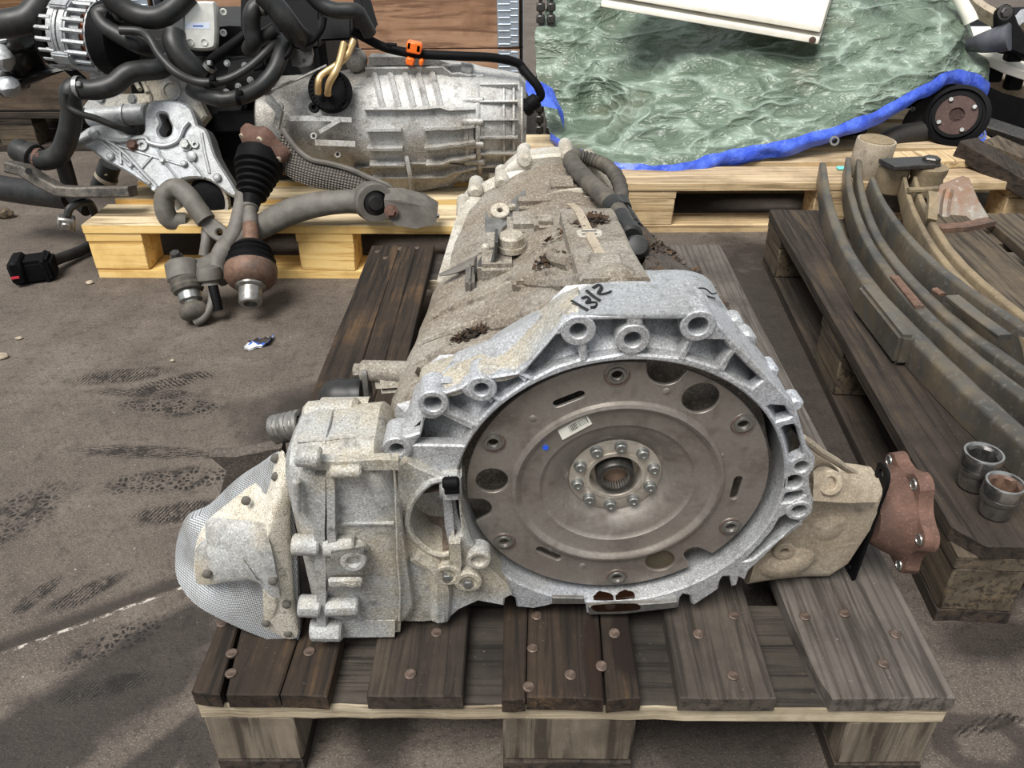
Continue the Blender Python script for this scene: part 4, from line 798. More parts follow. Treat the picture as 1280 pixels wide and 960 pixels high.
for k in range(30):
    a = 2*pi*k/30; p = GL(.0144*cos(a), .02, .0144*sin(a)); tth.box((0, 0, 0), (.0016, .002, .016), axm(p, -G_b, (G_u*cos(a)+G_v*sin(a))))
tth.build('spline_teeth', M['steel'], FX); cp_ = MB(); cp_.lathe([(.0148, 0), (.010, .001), (0, .001)], GL(0, .022, 0), -G_b, 24); cp_.build('bore_cap', m_plain('bore_brown', (126, 104, 88), .5, .4, .15, 60, .1), FX)
# sticker with bars, paint dot
q = [G2(x, y, 0) for x, y in ((697, 537), (703, 549), (740, 529), (733, 517))]; st = MB(); lo = .0006
st.add([GL(a, -.0013, b) for a, b in q]+[GL(a, .0, b) for a, b in q], [(0, 1, 2, 3), (4, 5, 6, 7), (0, 1, 5, 4), (1, 2, 6, 5), (2, 3, 7, 6), (3, 0, 4, 7)]); so_ = st.build('sticker', M['white'], FX, 'small white barcode sticker')
bb = MB(); V0, V1, V2, V3 = [Vector((*a, 0)) for a in q]
for i in range(13):
    f0 = .34+.048*i; w_ = random.choice((.010, .016, .024)); a_ = lambda f, g: V0.lerp(V3, f).lerp(V1.lerp(V2, f), g); c4 = [a_(f0, .12), a_(f0, .70), a_(f0+w_, .70), a_(f0+w_, .12)]; bb.add([GL(p.x, -.0017, p.y) for p in c4], [(0, 1, 2, 3)])
bb.build('bars', M['ink'], so_)
dt = MB(); q = G2(682, 559, 0); dt.lathe([(.003, 0), (.003, .0012), (0, .0013)], GL(q[0], .0, q[1]), -G_b, 12); dt.build('paint_dot', m_plain('blue_dot', (40, 90, 220), .5, 0, .02, 20, 0), FX)
for (x, y) in [(666, 523), (833, 489), (900, 570), (690, 686), (728, 707), (850, 520)]:
    q = G2(x, y, 0); dim = MB(); dim.sphere(GL(q[0], .0015, q[1]), (.0052, .0028, .0052), 10); dim.build('pressed_dimple', M['plate'], FX)
# ================================================================== pale pallet with the engine
YP = pallet('wooden_pallet', 'new pale yellow wooden pallet under the engine at left', (.46, 1.318, 0), RD(89.2), None, 'w_yeltop', 'w_yel', 'w_yel', 'w_yel', 'w_yel')
class Plane:        # a plane in the place, leaning back by `lean`, turned by `turn`, through the point seen at (px, py, depth y)
    def __init__(s, px, py, y, lean=0, turn=0):
        s.o = aty(px, py, y); n = Matrix.Rotation(RD(turn), 3, 'Z') @ Vector((0, -cos(RD(lean)), sin(RD(lean)))); s.n = n
        s.a = Vector((0, 0, 1)).cross(n).normalized(); s.b = n.cross(s.a); a, b, o = s.a, s.b, s.o
        s.M = Matrix(((a.x, b.x, n.x, o.x), (a.y, b.y, n.y, o.y), (a.z, b.z, n.z, o.z), (0, 0, 0, 1)))
    def w(s, px, py, h=0): r = ray(px, py); k = (s.o+s.n*h-CAM).dot(s.n)/r.dot(s.n); return CAM+r*k
    def p(s, px, py, h=0): q = s.w(px, py, h)-s.o; return (q.dot(s.a), q.dot(s.b))
    def t(s, L, h=0): return [s.p(x, y, h) for x, y in L]
def P3(L): return [aty(*q) for q in L]
def hose(mb, L, r, n=12, sub=5, **k): return mb.tube(P3(L), r, n, sub, **k)
EN = thing('engine', 'partly stripped car engine with alternator and black hoses on the pale pallet', 'engine', (-.45, 1.75, .144))
# block behind everything
bk = MB(); bk.hexa([Vector(p) for p in ((-.72, 1.62, .146), (-.16, 1.66, .146), (-.12, 2.1, .146), (-.72, 2.1, .146), (-.70, 1.72, .52), (-.18, 1.74, .52), (-.16, 2.08, .54), (-.70, 2.08, .54))], .02, 2)
bk.hexa([aty(180, 130, 1.60), aty(300, 160, 1.60), aty(300, 160, 1.75), aty(180, 130, 1.75), aty(200, 70, 1.64), aty(330, 70, 1.64), aty(330, 70, 1.8), aty(200, 70, 1.8)], .012, 2)
bk.wob(.006, 9, 1); bk.build('engine_block', m_cast('block_dark', (26, 25, 25), (38, 36, 33), (12, 12, 12), .6, .1, .6, 30, .4, .2), EN)
# web of castings behind the hose
cb = MB(); pl = Plane(200, 95, 1.58, 20)
cb.plate([pl.t([(185, 80), (215, 72), (245, 90), (248, 125), (258, 145), (246, 160), (190, 140), (178, 118)])], -.04, 0, pl.M, .006); cb.boss(pl.w(213, 113, .004), pl.n, .026, .017, .03, 24)
cb.plate([pl.t([(112, 78), (138, 72), (142, 90), (130, 102), (112, 105)])], -.05, .004, pl.M, .005)
cb.plate([pl.t([(115, 122), (150, 118), (190, 117), (192, 130), (150, 134), (112, 140), (105, 135)])], -.03, .01, pl.M, .004)
for (x0, y0, x1, y1) in [(150, 112, 160, 100), (175, 112, 168, 100), (185, 116, 178, 100), (140, 112, 150, 104)]: cb.tube([pl.w(x0, y0, .01), pl.w(x1, y1, -.01)], .006, 8, 1)
cb.build('front_casting', M['cast_l'], EN)
for (x, y) in [(127, 124), (166, 124)]: b_ = MB(); b_.bolt(pl.w(x, y, .008), pl.n, .0095, .008, 6, .013); b_.build('bolt', M['zinc'], EN)
st = MB(); st.cyl(aty(112, 146, 1.56), aty(185, 142, 1.54), .026, n=20, bev=.004); st.cyl(aty(155, 144, 1.545), aty(158, 144, 1.545), .029, n=20); st.build('starter_body', M['cast_n'], EN)
# silver sump casting
ps = Plane(200, 190, 1.47, 28); sm_ = MB()
so_out = [(64, 180), (72, 173), (90, 172), (108, 160), (122, 156), (140, 158), (152, 166), (172, 169), (180, 163), (180, 145), (184, 130), (194, 125), (224, 126), (240, 137), (246, 155), (256, 160), (262, 172), (268, 192), (278, 210), (296, 240), (290, 246), (276, 236), (262, 226), (246, 222), (228, 224), (214, 232), (200, 238), (186, 234), (160, 216), (130, 200), (112, 186), (92, 180), (72, 184)]
key = [(197, 143), (202, 141), (208, 143), (211, 151), (214, 158), (213, 167), (207, 171), (200, 170), (197, 163), (201, 154)]
sm_.plate([csmooth([Vector((*q, 0)) for q in ps.t(so_out)], 2), csmooth([Vector((*q, 0)) for q in ps.t(key)], 3)], -.05, 0, ps.M, .005)
ridge = [(116, 170), (150, 176), (180, 172), (186, 178), (205, 182), (222, 176), (230, 160), (236, 152)]; sm_.tube([ps.w(x, y, .004) for x, y in ridge], .006, 8, 4)
sm_.tube([ps.w(x, y, .004) for x, y in [(72, 178), (95, 178), (118, 170), (150, 186), (185, 222), (196, 234)]], .005, 8, 4)
for L in [[(148, 182), (190, 195), (232, 208)], [(196, 182), (204, 200), (222, 224)], [(128, 178), (165, 208), (188, 230)], [(226, 168), (236, 195), (256, 222)], [(252, 166), (256, 190), (262, 216)], [(150, 182), (152, 205)], [(190, 196), (172, 216)]]: sm_.tube([ps.w(x, y, .001) for x, y in L], .004, 6, 3)
for (x, y, r) in [(139, 196, .010), (165, 207, .007), (204, 201, .008), (231, 205, .009), (240, 196, .014), (272, 222, .011), (118, 168, .014), (194, 236, .008)]: sm_.lathe([(r, -.005), (r*.95, .007), (r*.6, .010), (0, .010)], ps.w(x, y, 0), ps.n, 14)
sm_.boss(ps.w(177, 181, .006), ps.n, .014, .005, .01, 16); sm_.boss(ps.w(243, 180, .006), ps.n, .010, .004, .01, 14); sm_.wob(.0015, 30, 2)
sm_.build('sump_casting', M['cast_n'], EN, 'bright silver ribbed casting')
for (x, y, mt) in [(167, 181, 'rust'), (233, 181, 'zinc')]: b_ = MB(); b_.bolt(ps.w(x, y, .002), ps.n, .012, .014, 6, .016); b_.build('bolt', M[mt], EN)
ar = MB(); pa = Plane(250, 245, 1.45, 15); ar.ring([(.062, -.03), (.070, -.03), (.072, .01), (.066, .012), (.062, .005)], pa.w(252, 252), pa.n, 36); ar.build('axle_opening', M['cast_l'], EN)
bt = MB(); bt.lathe([(.058, -.03), (.056, -.012), (.060, -.008), (.050, .0), (.054, .004), (.042, .012), (.046, .016), (.03, .022), (0, .022)], pa.w(262, 250, -.01), pa.n, 28); bt.build('inner_boot', M['black'], EN)
# alternator
al = MB(); a0 = aty(68, 40, 1.62); a1 = aty(140, 48, 1.60); ax = (a1-a0).normalized(); fr_ = frame(ax); R0 = .082
def pa_(s, ang, r): return a0.lerp(a1, s)+(fr_[0]*cos(ang)+fr_[1]*sin(ang))*r
al.cyl(pa_(.18, 0, 0), pa_(.72, 0, 0), R0*.86, n=28)
for (s0, s1) in ((.04, .30), (.48, .86)):
    al.ring([(R0, 0), (R0, .010), (R0*.85, .010), (R0*.85, 0)], pa_(s0, 0, 0), ax, 32); al.ring([(R0*1.01, 0), (R0*1.01, .012), (R0*.85, .012), (R0*.85, 0)], pa_(s1, 0, 0), ax, 32)
    for k in range(20):
        a = 2*pi*k/20; al.tube([pa_(s0, a, R0*.98), pa_(s1, a, R0*.99)], .0062, 6, 1)
    al.ring([(R0*1.03, -.010), (R0*1.03, .004), (R0*.84, .004), (R0*.84, -.010)], pa_(s1 if s0 < .2 else s0, 0, 0), ax, 36)
for k in range(4): a = 2*pi*k/4+.5; al.box((0, 0, 0), (.03, .022, .05), axm(pa_(.40, a, R0*1.0), ax, (fr_[0]*cos(a)+fr_[1]*sin(a))), .004, 2)
al.lathe([(R0*.9, 0), (R0*.95, .012), (R0*.6, .03), (0, .032)], pa_(.88, 0, 0), ax, 28); ALT = al.build('alternator', M['cast_n'], EN, 'silver slotted alternator')
cw = MB(); cw.cyl(pa_(.16, 0, 0), pa_(.80, 0, 0), R0*.80, n=24); cw.build('copper_winding', m_plain('copper', (150, 92, 66), .4, .6, .3, 80, .2), ALT)
pu = MB(); pu.lathe([(R0*.8, -.03), (R0*1.02, -.025), (R0*1.02, .0), (R0*.5, .004), (0, .004)], pa_(.0, 0, 0), -ax, 28); pu.build('pulley', M['black'], ALT)
pc = MB(); pc.lathe([(R0*.98, -.01), (R0*1.05, .0), (R0*1.0, .04), (R0*.7, .055), (0, .056)], pa_(.92, 0, 0), ax, 28); pc.build('end_cap', M['black'], ALT)
be = MB(); be.strip([aty(64, 20, 1.6), aty(78, 75, 1.6), aty(105, 102, 1.6)], .022, .006, up=Vector((0, -1, .4)), sub=4); be.build('belt', M['black'], EN)
# oil cooler
oc = MB(); po = Plane(253, 40, 1.60, 12, 14); oo = [(230, 8), (238, 3), (264, 2), (270, 8), (271, 52), (264, 62), (240, 62), (231, 53)]; oc.plate([csmooth([Vector((*q, 0)) for q in po.t(oo)], 3)], 0, .012, po.M, .005)
for k in range(6): oc.plate([csmooth([Vector((*q, 0)) for q in po.t(oo)], 3)], -.009*k-.007, -.009*k-.001, po.M, .002)
for (x, y) in [(239, 53), (256, 53)]: oc.ring([(.0085, .012), (.0085, .0145), (.0068, .0145), (.0068, .012)], po.w(x, y), po.n, 18)
for (x, y) in [(279, 15), (279, 41)]: oc.boss(po.w(x, y, -.03), po.n, .009, .004, .01, 14)
M['bright_al'] = m_plain('bright_aluminium', (214, 214, 208), .42, .35, .06, 30, .05, (150, 144, 132), .3)
OC = oc.build('oil_cooler', M['bright_al'], EN, 'silver plate oil cooler'); lb = MB(); lb.plate([po.t([(232, 28), (262, 28), (262, 36), (232, 36)], .012)], .0121, .0126, po.M); LBo = lb.build('label', m_plain('pale_blue_label', (206, 214, 230), .5, 0, .03, 40, 0), OC)
lt = MB(); lt.plate([po.t([(241, 31.5), (254, 31.5), (254, 33.5), (241, 33.5)], .012)], .0127, .013, po.M); lt.build('print', m_plain('blue_print', (80, 110, 180), .5, 0, .03, 40, 0), LBo)
# hoses: (pixel path with depth), radius, material, name
HL = [('coolant_hose', [(-12, 31, 1.55), (12, 29, 1.55), (34, 24, 1.56), (48, 10, 1.58), (62, -8, 1.6)], .033, 'rub'), ('coolant_hose', [(130, -14, 1.56), (150, 6, 1.56), (172, 19, 1.56), (196, 22, 1.56), (216, 12, 1.58), (236, -8, 1.6)], .026, 'rub'),
      ('coolant_hose', [(146, 17, 1.58), (132, 16, 1.57), (123, 20, 1.56), (132, 34, 1.54), (152, 46, 1.53), (172, 56, 1.53), (184, 60, 1.56)], .020, 'rub'), ('coolant_hose', [(212, 78, 1.56), (200, 86, 1.52), (180, 88, 1.50), (160, 92, 1.48), (142, 106, 1.46), (122, 112, 1.45), (104, 112, 1.45)], .024, 'rub'),
      ('coolant_hose', [(104, 112, 1.45), (93, 110, 1.45), (88, 118, 1.44), (90, 140, 1.44), (86, 165, 1.44), (76, 190, 1.44), (60, 200, 1.44), (44, 198, 1.45), (30, 190, 1.46), (22, 188, 1.47)], .025, 'rub'), ('cable', [(82, 116, 1.42), (84, 132, 1.42), (100, 142, 1.42), (120, 148, 1.43), (145, 158, 1.45), (168, 164, 1.5)], .008, 'rub'),
      ('cable', [(150, 38, 1.5), (176, 40, 1.5), (188, 50, 1.48), (200, 70, 1.46), (222, 92, 1.44), (250, 103, 1.44), (282, 100, 1.44), (312, 84, 1.46), (338, 60, 1.5), (352, 45, 1.55)], .010, 'rub'), ('harness', [(240, 112, 1.5), (256, 120, 1.46), (276, 124, 1.44), (300, 121, 1.44), (324, 110, 1.44), (342, 90, 1.46), (352, 66, 1.5), (358, 50, 1.55)], .018, 'rub'),
      ('coolant_hose', [(218, 42, 1.56), (218, 55, 1.54), (226, 70, 1.53), (240, 84, 1.53), (252, 95, 1.54)], .027, 'rub'), ('steel_pipe', [(256, 92, 1.55), (262, 78, 1.54), (280, 64, 1.53), (304, 46, 1.54), (318, 34, 1.57)], .012, 'black'), ('coolant_hose', [(336, 6, 1.52), (322, 8, 1.51), (315, 18, 1.5), (315, 36, 1.5), (317, 52, 1.5), (312, 62, 1.52)], .020, 'rub'),
      ('coolant_hose', [(328, -8, 1.48), (344, 8, 1.48), (358, 26, 1.48), (370, 42, 1.5), (382, 52, 1.54)], .025, 'rub'), ('coolant_hose', [(345, 35, 1.52), (332, 44, 1.52), (318, 55, 1.53)], .016, 'rub'), ('steel_pipe', [(388, -8, 1.52), (402, 6, 1.52), (420, 13, 1.52), (444, 14, 1.53), (452, 24, 1.54), (462, 42, 1.56)], .018, 'rub'),
      ('cable', [(406, 22, 1.52), (402, 38, 1.51), (390, 52, 1.51), (372, 58, 1.51), (366, 54, 1.52)], .006, 'black'), ('cable', [(318, 86, 1.5), (340, 82, 1.48), (358, 70, 1.48), (366, 56, 1.5)], .006, 'black'), ('drain_hose', [(78, 200, 1.5), (84, 220, 1.5), (92, 245, 1.49), (110, 262, 1.46)], .020, 'rub'), ('drain_hose', [(138, 205, 1.6), (132, 222, 1.6), (126, 236, 1.6)], .028, 'rub')]
for nm, L, r, mt in HL:
    m_ = MB(); f_ = (lambda s_, k: 1+.07*sin(s_*700)) if nm == 'harness' else None
    hose(m_, L, r, 14, 6, rf=f_); m_.build(nm, M[mt], EN)
for (x, y, d, dx, dy, r, mt) in [(99, 110, 1.45, 1, 0, .028, 'zinc'), (48, 199, 1.45, 1, .2, .028, 'rust'), (148, 16, 1.575, 1, 0, .022, 'rubd'), (262, 84, 1.53, .7, -1, .016, 'zinc'), (330, 7, 1.515, 1, .1, .0225, 'zinc'), (316, 60, 1.515, .2, 1, .0215, 'dsteel'), (300, 121, 1.44, 1, 0, .020, 'black'), (266, 103, 1.44, 1, 0, .012, 'black'), (133, 222, 1.6, -.5, 1, .03, 'cast_t')]:
    m_ = MB(); m_.ring([(r*.9, -.005), (r, -.005), (r, .005), (r*.9, .005)], aty(x, y, d), aty(x+dx*5, y+dy*5, d)-aty(x, y, d), 20); m_.box((0, 0, 0), (.012, .012, .014), axm(aty(x, y-5, d-.02), Vector((0, -1, .3))), .002); m_.build('hose_clamp', M[mt], EN)
hj = MB(); hj.lathe([(.030, -.03), (.034, -.028), (.034, -.01), (.028, -.006), (.030, .02), (.028, .03)], aty(33, 192, 1.46), aty(22, 187, 1.47)-aty(33, 192, 1.46), 20); hj.build('hose_coupling', M['rub'], EN)
# black boxes, clips and brackets around the hoses
for L in [[(285, 78, 1.6), (330, 70, 1.6), (335, 112, 1.56), (280, 116, 1.56)], [(395, 22, 1.6), (440, 20, 1.6), (440, 50, 1.56), (398, 52, 1.56)], [(440, -6, 1.6), (452, -6, 1.6), (466, 42, 1.55), (448, 44, 1.55)], [(268, 140, 1.6), (330, 138, 1.6), (330, 165, 1.58), (262, 168, 1.58)], [(300, -6, 1.7), (350, -6, 1.7), (350, 40, 1.66), (300, 40, 1.66)], [(352, 0, 1.66), (400, -6, 1.66), (400, 60, 1.6), (360, 66, 1.6)]]:
    q = P3(L); m_ = MB(); m_.hexa([p+Vector((0, .10, 0)) for p in q]+q, .006, 2); m_.build('black_box', M['black'], EN)
for (x, y, d) in [(284, 79, 1.53), (283, 115, 1.52), (298, 108, 1.53), (300, 128, 1.52), (313, 100, 1.52), (285, 128, 1.53), (306, 82, 1.54)]: m_ = MB(); m_.bolt(aty(x, y, d), Vector((0, -1, .3)), .006, .006, 6, .008); m_.build('bolt', M['zinc'], EN)
fw = MB(); fw.ring([(.09, -.03), (.17, -.03), (.17, .0), (.09, .0)], aty(300, 120, 1.66), Vector((.2, -1, .2)), 40); fw.build('flywheel', M['black'], EN)
sb = MB(); pq = Plane(380, 65, 1.56, 20); sb.plate([csmooth([Vector((*q, 0)) for q in pq.t([(366, 60), (390, 58), (391, 78), (384, 83), (366, 82)])], 2), circ(*pq.p(380, 76), .005, 12)], 0, .006, pq.M, .001); sb.build('small_bracket', M['steel'], EN)
pv = MB(); pv.hexa([aty(78, 0, 1.72), aty(140, 0, 1.72), aty(140, 0, 1.9), aty(78, 0, 1.9), aty(78, -10, 1.74), aty(140, -10, 1.74), aty(140, -10, 1.9), aty(78, -10, 1.9)], .004); pv.build('top_cover', M['black'], EN)
# ================================================================== second gearbox, lying along x
SG = thing('gearbox', 'pale ribbed cast gearbox lying on its side behind the drive shaft', 'gearbox', (.05, 1.66, .144))
CY, CZ = 1.655, .305
def ringx(x, ry, rz, cy=CY, cz=CZ, n=40, bot=None):
    out = []
    for k in range(n):
        a = 2*pi*k/n; y = cy-ry*cos(a); z = cz+rz*sin(a)
        if bot is not None: z = max(z, bot)
        out.append(Vector((x, y, z)))
    return out
sg = MB(); sg.loft([ringx(-.34, .10, .09), ringx(-.33, .12, .115), ringx(-.22, .125, .12), ringx(-.15, .135, .125), ringx(-.075, .145, .14), ringx(-.04, .15, .15), ringx(.0, .15, .158), ringx(.10, .15, .16), ringx(.18, .15, .145, cz=.31), ringx(.225, .148, .135, cz=.312), ringx(.24, .146, .13, cz=.312), ringx(.30, .14, .125, cz=.308), ringx(.34, .13, .12, cz=.305), ringx(.355, .11, .10, cz=.305)])
sg.wob(.0035, 14, 4)
def surf(x, ang, lift=0):      # point on the drum; ang 0 faces the camera, 90 is up
    r = .15 if -.05 < x < .2 else (.142 if x >= .2 else .13); rz = r*(1.03 if x < .15 else .9)
    a = RD(ang); return Vector((x, CY-(r+lift)*cos(a), CZ+(rz+lift)*sin(a)))
for ang in (62, 25, 8, -8, -24, -40, -56, -70):
    for (x0, x1) in ((-.045, .045) if ang in (8, -8, -24) else (-.045, .10), (.10, .228)): sg.strip([surf(x0+(x1-x0)*k/6, ang+(4 if x0 > .05 else 0)*k/6, .004) for k in range(7)], .032, .0065, up=Vector((0, sin(RD(ang)), cos(RD(ang)))))
for x in (-.015, .025, .062, .095, .13): sg.tube([surf(x-.004*k+.014, 27+6*k, .002) for k in range(8)], .0085, 6, 2)
for x in (-.05, .205, .235): sg.tube([surf(x, -80+12*k, .004) for k in range(17)], .0075, 8, 2)
for x, angs in ((-.05, (80, 50, 28, 8, -14, -38, -60)), (.222, (70, 38, 16, -8, -30))):
    for a in angs: p = surf(x, a, .006); sg.cyl(p-Vector((.026, 0, 0)), p+Vector((.028, 0, 0)), .0095, n=12, bev=.002)
for ang in (55, 36, 18, 0, -18, -36, -55): sg.strip([surf(.24+.095*k/4, ang, .003) for k in range(5)], .022, .004, up=Vector((0, sin(RD(ang)), cos(RD(ang)))))
for x in (.30, .325, .345):
    sg.tube([surf(x, -60+12*k, .001 if x < .33 else -.012) for k in range(11)], .004, 6, 2)
for ang in (-66, -50): sg.tube([surf(.02+.05*k, ang-3*k+5, .004) for k in range(5)], .006, 6, 3)
sg.tube([aty(508, 195, 1.5), aty(512, 215, 1.49), aty(515, 238, 1.52)], .006, 6, 2)
# top rail with lugs
sg.strip([surf(-.04+.26*k/5, 80, .012) for k in range(6)], .05, .02, up=Vector((0, 0, 1))); sg.box((0, 0, 0), (.06, .03, .03), Matrix.Translation(surf(.17, 74, .012)), .005); sg.cyl(surf(.19, 72, .02), surf(.22, 72, .02), .016, n=12, bev=.003)
sg.sphere(aty(445, 75, 1.62), (.03, .03, .03), 12); sg.cyl(aty(617, 215, 1.55), aty(617, 224, 1.55), .014, n=12)
sg.tube([aty(340, 112, 1.5), aty(370, 100, 1.5), aty(408, 82, 1.54)], .004, 6, 2); sg.strip([aty(335, 122, 1.5), aty(350, 140, 1.49), aty(345, 160, 1.48)], .016, .02, up=Vector((0, -1, 0))); sg.strip([aty(362, 148, 1.49), aty(400, 148, 1.49), aty(440, 150, 1.49)], .012, .01, up=Vector((0, -1, .3)))
sg.strip([aty(400, 165, 1.48), aty(425, 150, 1.48)], .01, .01, up=Vector((0, -1, .3))); sg.strip([aty(395, 178, 1.48), aty(445, 180, 1.48)], .014, .02, up=Vector((0, -1, .3))); sg.boss(aty(348, 133, 1.5), Vector((0, -1, .4)), .012, .005, .01, 14); sg.boss(aty(392, 170, 1.48), Vector((0, -1, .4)), .009, .004, .02, 14); sg.boss(aty(422, 193, 1.48), Vector((0, -1, .4)), .009, .004, .02, 14)
sg.loft([[aty(x, y, d) for x, y, d in ((440, 212, 1.52), (470, 240, 1.56), (520, 241, 1.56), (556, 232, 1.56), (590, 208, 1.54), (560, 205, 1.51), (500, 205, 1.5))], [aty(x, y, d)+Vector((0, .12, 0)) for x, y, d in ((440, 212, 1.52), (470, 240, 1.56), (520, 241, 1.56), (556, 232, 1.56), (590, 208, 1.54), (560, 205, 1.51), (500, 205, 1.5))]])
gsk = MB(); gsk.tube([surf(.226, -84+12*k, .0035) for k in range(16)], .0035, 6, 2); gsk.tube([surf(-.062, -84+12*k, .003) for k in range(16)], .003, 6, 2); gsk.build('groove_shade', M['dsteel'], SG)  # dark tubes drawn in as the shaded grooves at the case seams
SGC = sg.build('ribbed_case', M['cast_n'], SG); SGC.data.materials[0] = m_cast('cast_rearbox', (178, 178, 176), (150, 144, 135), (72, 66, 60), .9, .3, .5, 34, .4, .35)
gc = MB(); pg = Plane(410, 113, 1.50, 22); gc.lathe([(.052, -.03), (.050, .004), (.046, .010), (.041, .006), (.03, .006), (0, .006)], pg.w(411, 112), pg.n, 36)
for k in range(28): a = 2*pi*k/28; gc.box((0, 0, 0), (.004, .008, .006), axm(pg.w(411, 112, .006)+(pg.a*cos(a)+pg.b*sin(a))*.043, pg.n, (pg.a*cos(a)+pg.b*sin(a))))
for (x, y) in [(392, 134), (428, 129)]: gc.boss(pg.w(x, y, .004), pg.n, .013, .005, .012, 14)
gc.build('round_cover', M['black'], SG)
brs = m_plain('brass_pipe', (206, 176, 128), .35, .7, .1, 60, .05); go = MB(); hose(go, [(410, 118, 1.47), (411, 106, 1.46), (418, 92, 1.46), (424, 78, 1.48), (430, 54, 1.52)], .0085, 10, 5); go.box((0, 0, 0), (.016, .014, .012), Matrix.Translation(aty(410, 117, 1.475)), .002); go.build('oil_pipe', brs, SG)
go = MB(); hose(go, [(398, 117, 1.475), (398, 104, 1.47), (402, 94, 1.48), (420, 82, 1.5), (433, 70, 1.51), (439, 58, 1.53), (442, 50, 1.54)], .0085, 10, 5); go.build('oil_pipe', brs, SG)
hn = MB(); hose(hn, [(440, 38, 1.56), (458, 48, 1.57), (478, 58, 1.58), (500, 64, 1.58), (530, 68, 1.58), (570, 70, 1.58), (615, 72, 1.59), (645, 78, 1.6), (654, 86, 1.6)], .011, 12, 5); hose(hn, [(652, 84, 1.6), (662, 96, 1.58), (672, 108, 1.57), (676, 120, 1.57), (668, 126, 1.57)], .011, 12, 5); hn.lathe([(.016, -.02), (.019, -.016), (.019, .004), (.022, .006), (.022, .02), (.015, .026)], aty(664, 130, 1.57), aty(656, 136, 1.57)-aty(664, 130, 1.57), 16); hose(hn, [(490, 58, 1.56), (484, 55, 1.56), (496, 56, 1.56)], .004, 6); hn.build('wiring_harness', M['black'], SG)
oc2 = m_plain('orange_plastic', (240, 110, 30), .4, 0, .05, 50, .05); m_ = MB()
for (x, y, w_, h_) in [(518, 59, .036, .026), (512, 56, .012, .02), (524, 60, .014, .02), (513, 76, .020, .018), (527, 77, .010, .016)]: m_.box((0, 0, 0), (w_, .03, h_), Matrix.Translation(aty(x, y, 1.57))@Matrix.Rotation(.2, 4, 'Y'), .003)
m_.build('cable_clip', oc2, SG, 'bright orange clip')
# woven heat sheet under it
t = NT('woven_dark'); sx = t.n.new('ShaderNodeSeparateXYZ'); t.l.new(t.map((1, 1, 1), (0, RD(-14), 0)), sx.inputs[0]); wv = t.math('MULTIPLY', t.math('ABSOLUTE', t.math('SINE', t.math('MULTIPLY', sx.outputs[0], 420))), t.math('ABSOLUTE', t.math('SINE', t.math('MULTIPLY', sx.outputs[2], 520))))
c_ = t.mix(t.ramp(wv, .05, .5), srgb(46, 43, 40), srgb(112, 106, 98)); t.set('Base Color', c_); t.set('Metallic', .2); t.set('Roughness', .6); t.set('Normal', t.bump(wv, .8, .004)); M['wovend'] = t.m
hw = MB(); top = [(354, 163, 1.44), (362, 176, 1.43), (376, 192, 1.42), (392, 202, 1.41), (412, 206, 1.41), (440, 214, 1.41), (462, 224, 1.41), (486, 234, 1.40), (498, 246, 1.40), (520, 262, 1.39)]; bo = [(350, 172, 1.43), (348, 190, 1.42), (350, 206, 1.41), (362, 222, 1.40), (380, 230, 1.39), (400, 236, 1.39), (430, 240, 1.39), (456, 242, 1.39), (476, 250, 1.39), (500, 262, 1.385)]
T_ = smooth(P3(top), 4); B_ = smooth(P3(bo), 4); rows = [[a.lerp(b, k/5)+Vector((0, -.012*sin(pi*k/5), 0)) for a, b in zip(T_, B_)] for k in range(6)]; hw.loft(rows+[[p+Vector((0, .004, 0)) for p in r] for r in rows[::-1]]+[rows[0]], closed=False); HW = hw.build('woven_shield', M['wovend'], SG, 'dark woven heat shield')
ed = MB(); ed.tube([p+Vector((0, -.003, .004)) for p in T_], .007, 8, 1); ed.build('rolled_edge', M['armgrey'], HW)
# ================================================================== drive shaft hanging over the pallet
DS = thing('drive_shaft', 'black booted drive shaft with rusty joints hanging off the pale pallet', 'drive shaft', (-.29, 1.2, .1))
A0 = aty(332, 192, 1.44); A1 = aty(312, 372, 1.19); B0 = aty(318, 198, 1.41)
dv = (aty(313, 290, 1.27)-aty(306, 215, 1.37)).normalized()
c0 = aty(330, 190, 1.43); nd = (aty(306, 215, 1.37)-c0).normalized()
fl_ = MB(); fl_.lathe([(.036, .024), (.058, .014), (.068, .0), (.068, -.018), (.05, -.024), (0, -.024)], c0, nd, 36, fr=lambda a, r, h: 1+.10*cos(6*a)*(1 if r > .045 else 0)); fl_.build('joint_flange', M['rust'], DS, 'rusty joint flange')
for k in range(6):
    f3 = frame(nd); a = 2*pi*k/6; m_ = MB(); m_.bolt(c0+nd*.004+(f3[0]*cos(a)+f3[1]*sin(a))*.058, nd, .009, .012, 8); m_.build('bolt', M['cast_t'], DS)
bo_ = MB(); s0 = c0+nd*.012; s1 = aty(312, 258, 1.31); L_ = (s1-s0).length; pr = [(.056, 0), (.057, .02)]
for k in range(6): h = .03+(L_-.05)*k/6; r = .056-.028*(k+1)/6.0; pr += [(r+.006, h), (r+.007, h+L_*.05), (r-.003, h+L_*.085)]
pr += [(.022, L_)]; bo_.lathe(pr, s0, s1-s0, 32); bo_.build('rubber_boot', M['black'], DS, 'black ribbed boot')
sh = MB(); s2 = aty(314, 312, 1.195); sh.cyl(s1-(s2-s1)*.1, s2, .017, n=20); sh.cyl(s1, s1+(s2-s1)*.08, .021, n=20, bev=.002); sh.build('shaft', M['armgrey'], DS); sr = MB(); sr.cyl(s1+(s2-s1)*.45, s1+(s2-s1)*.85, .0182, n=20); sr.build('rust_sleeve', M['rustd'], DS)
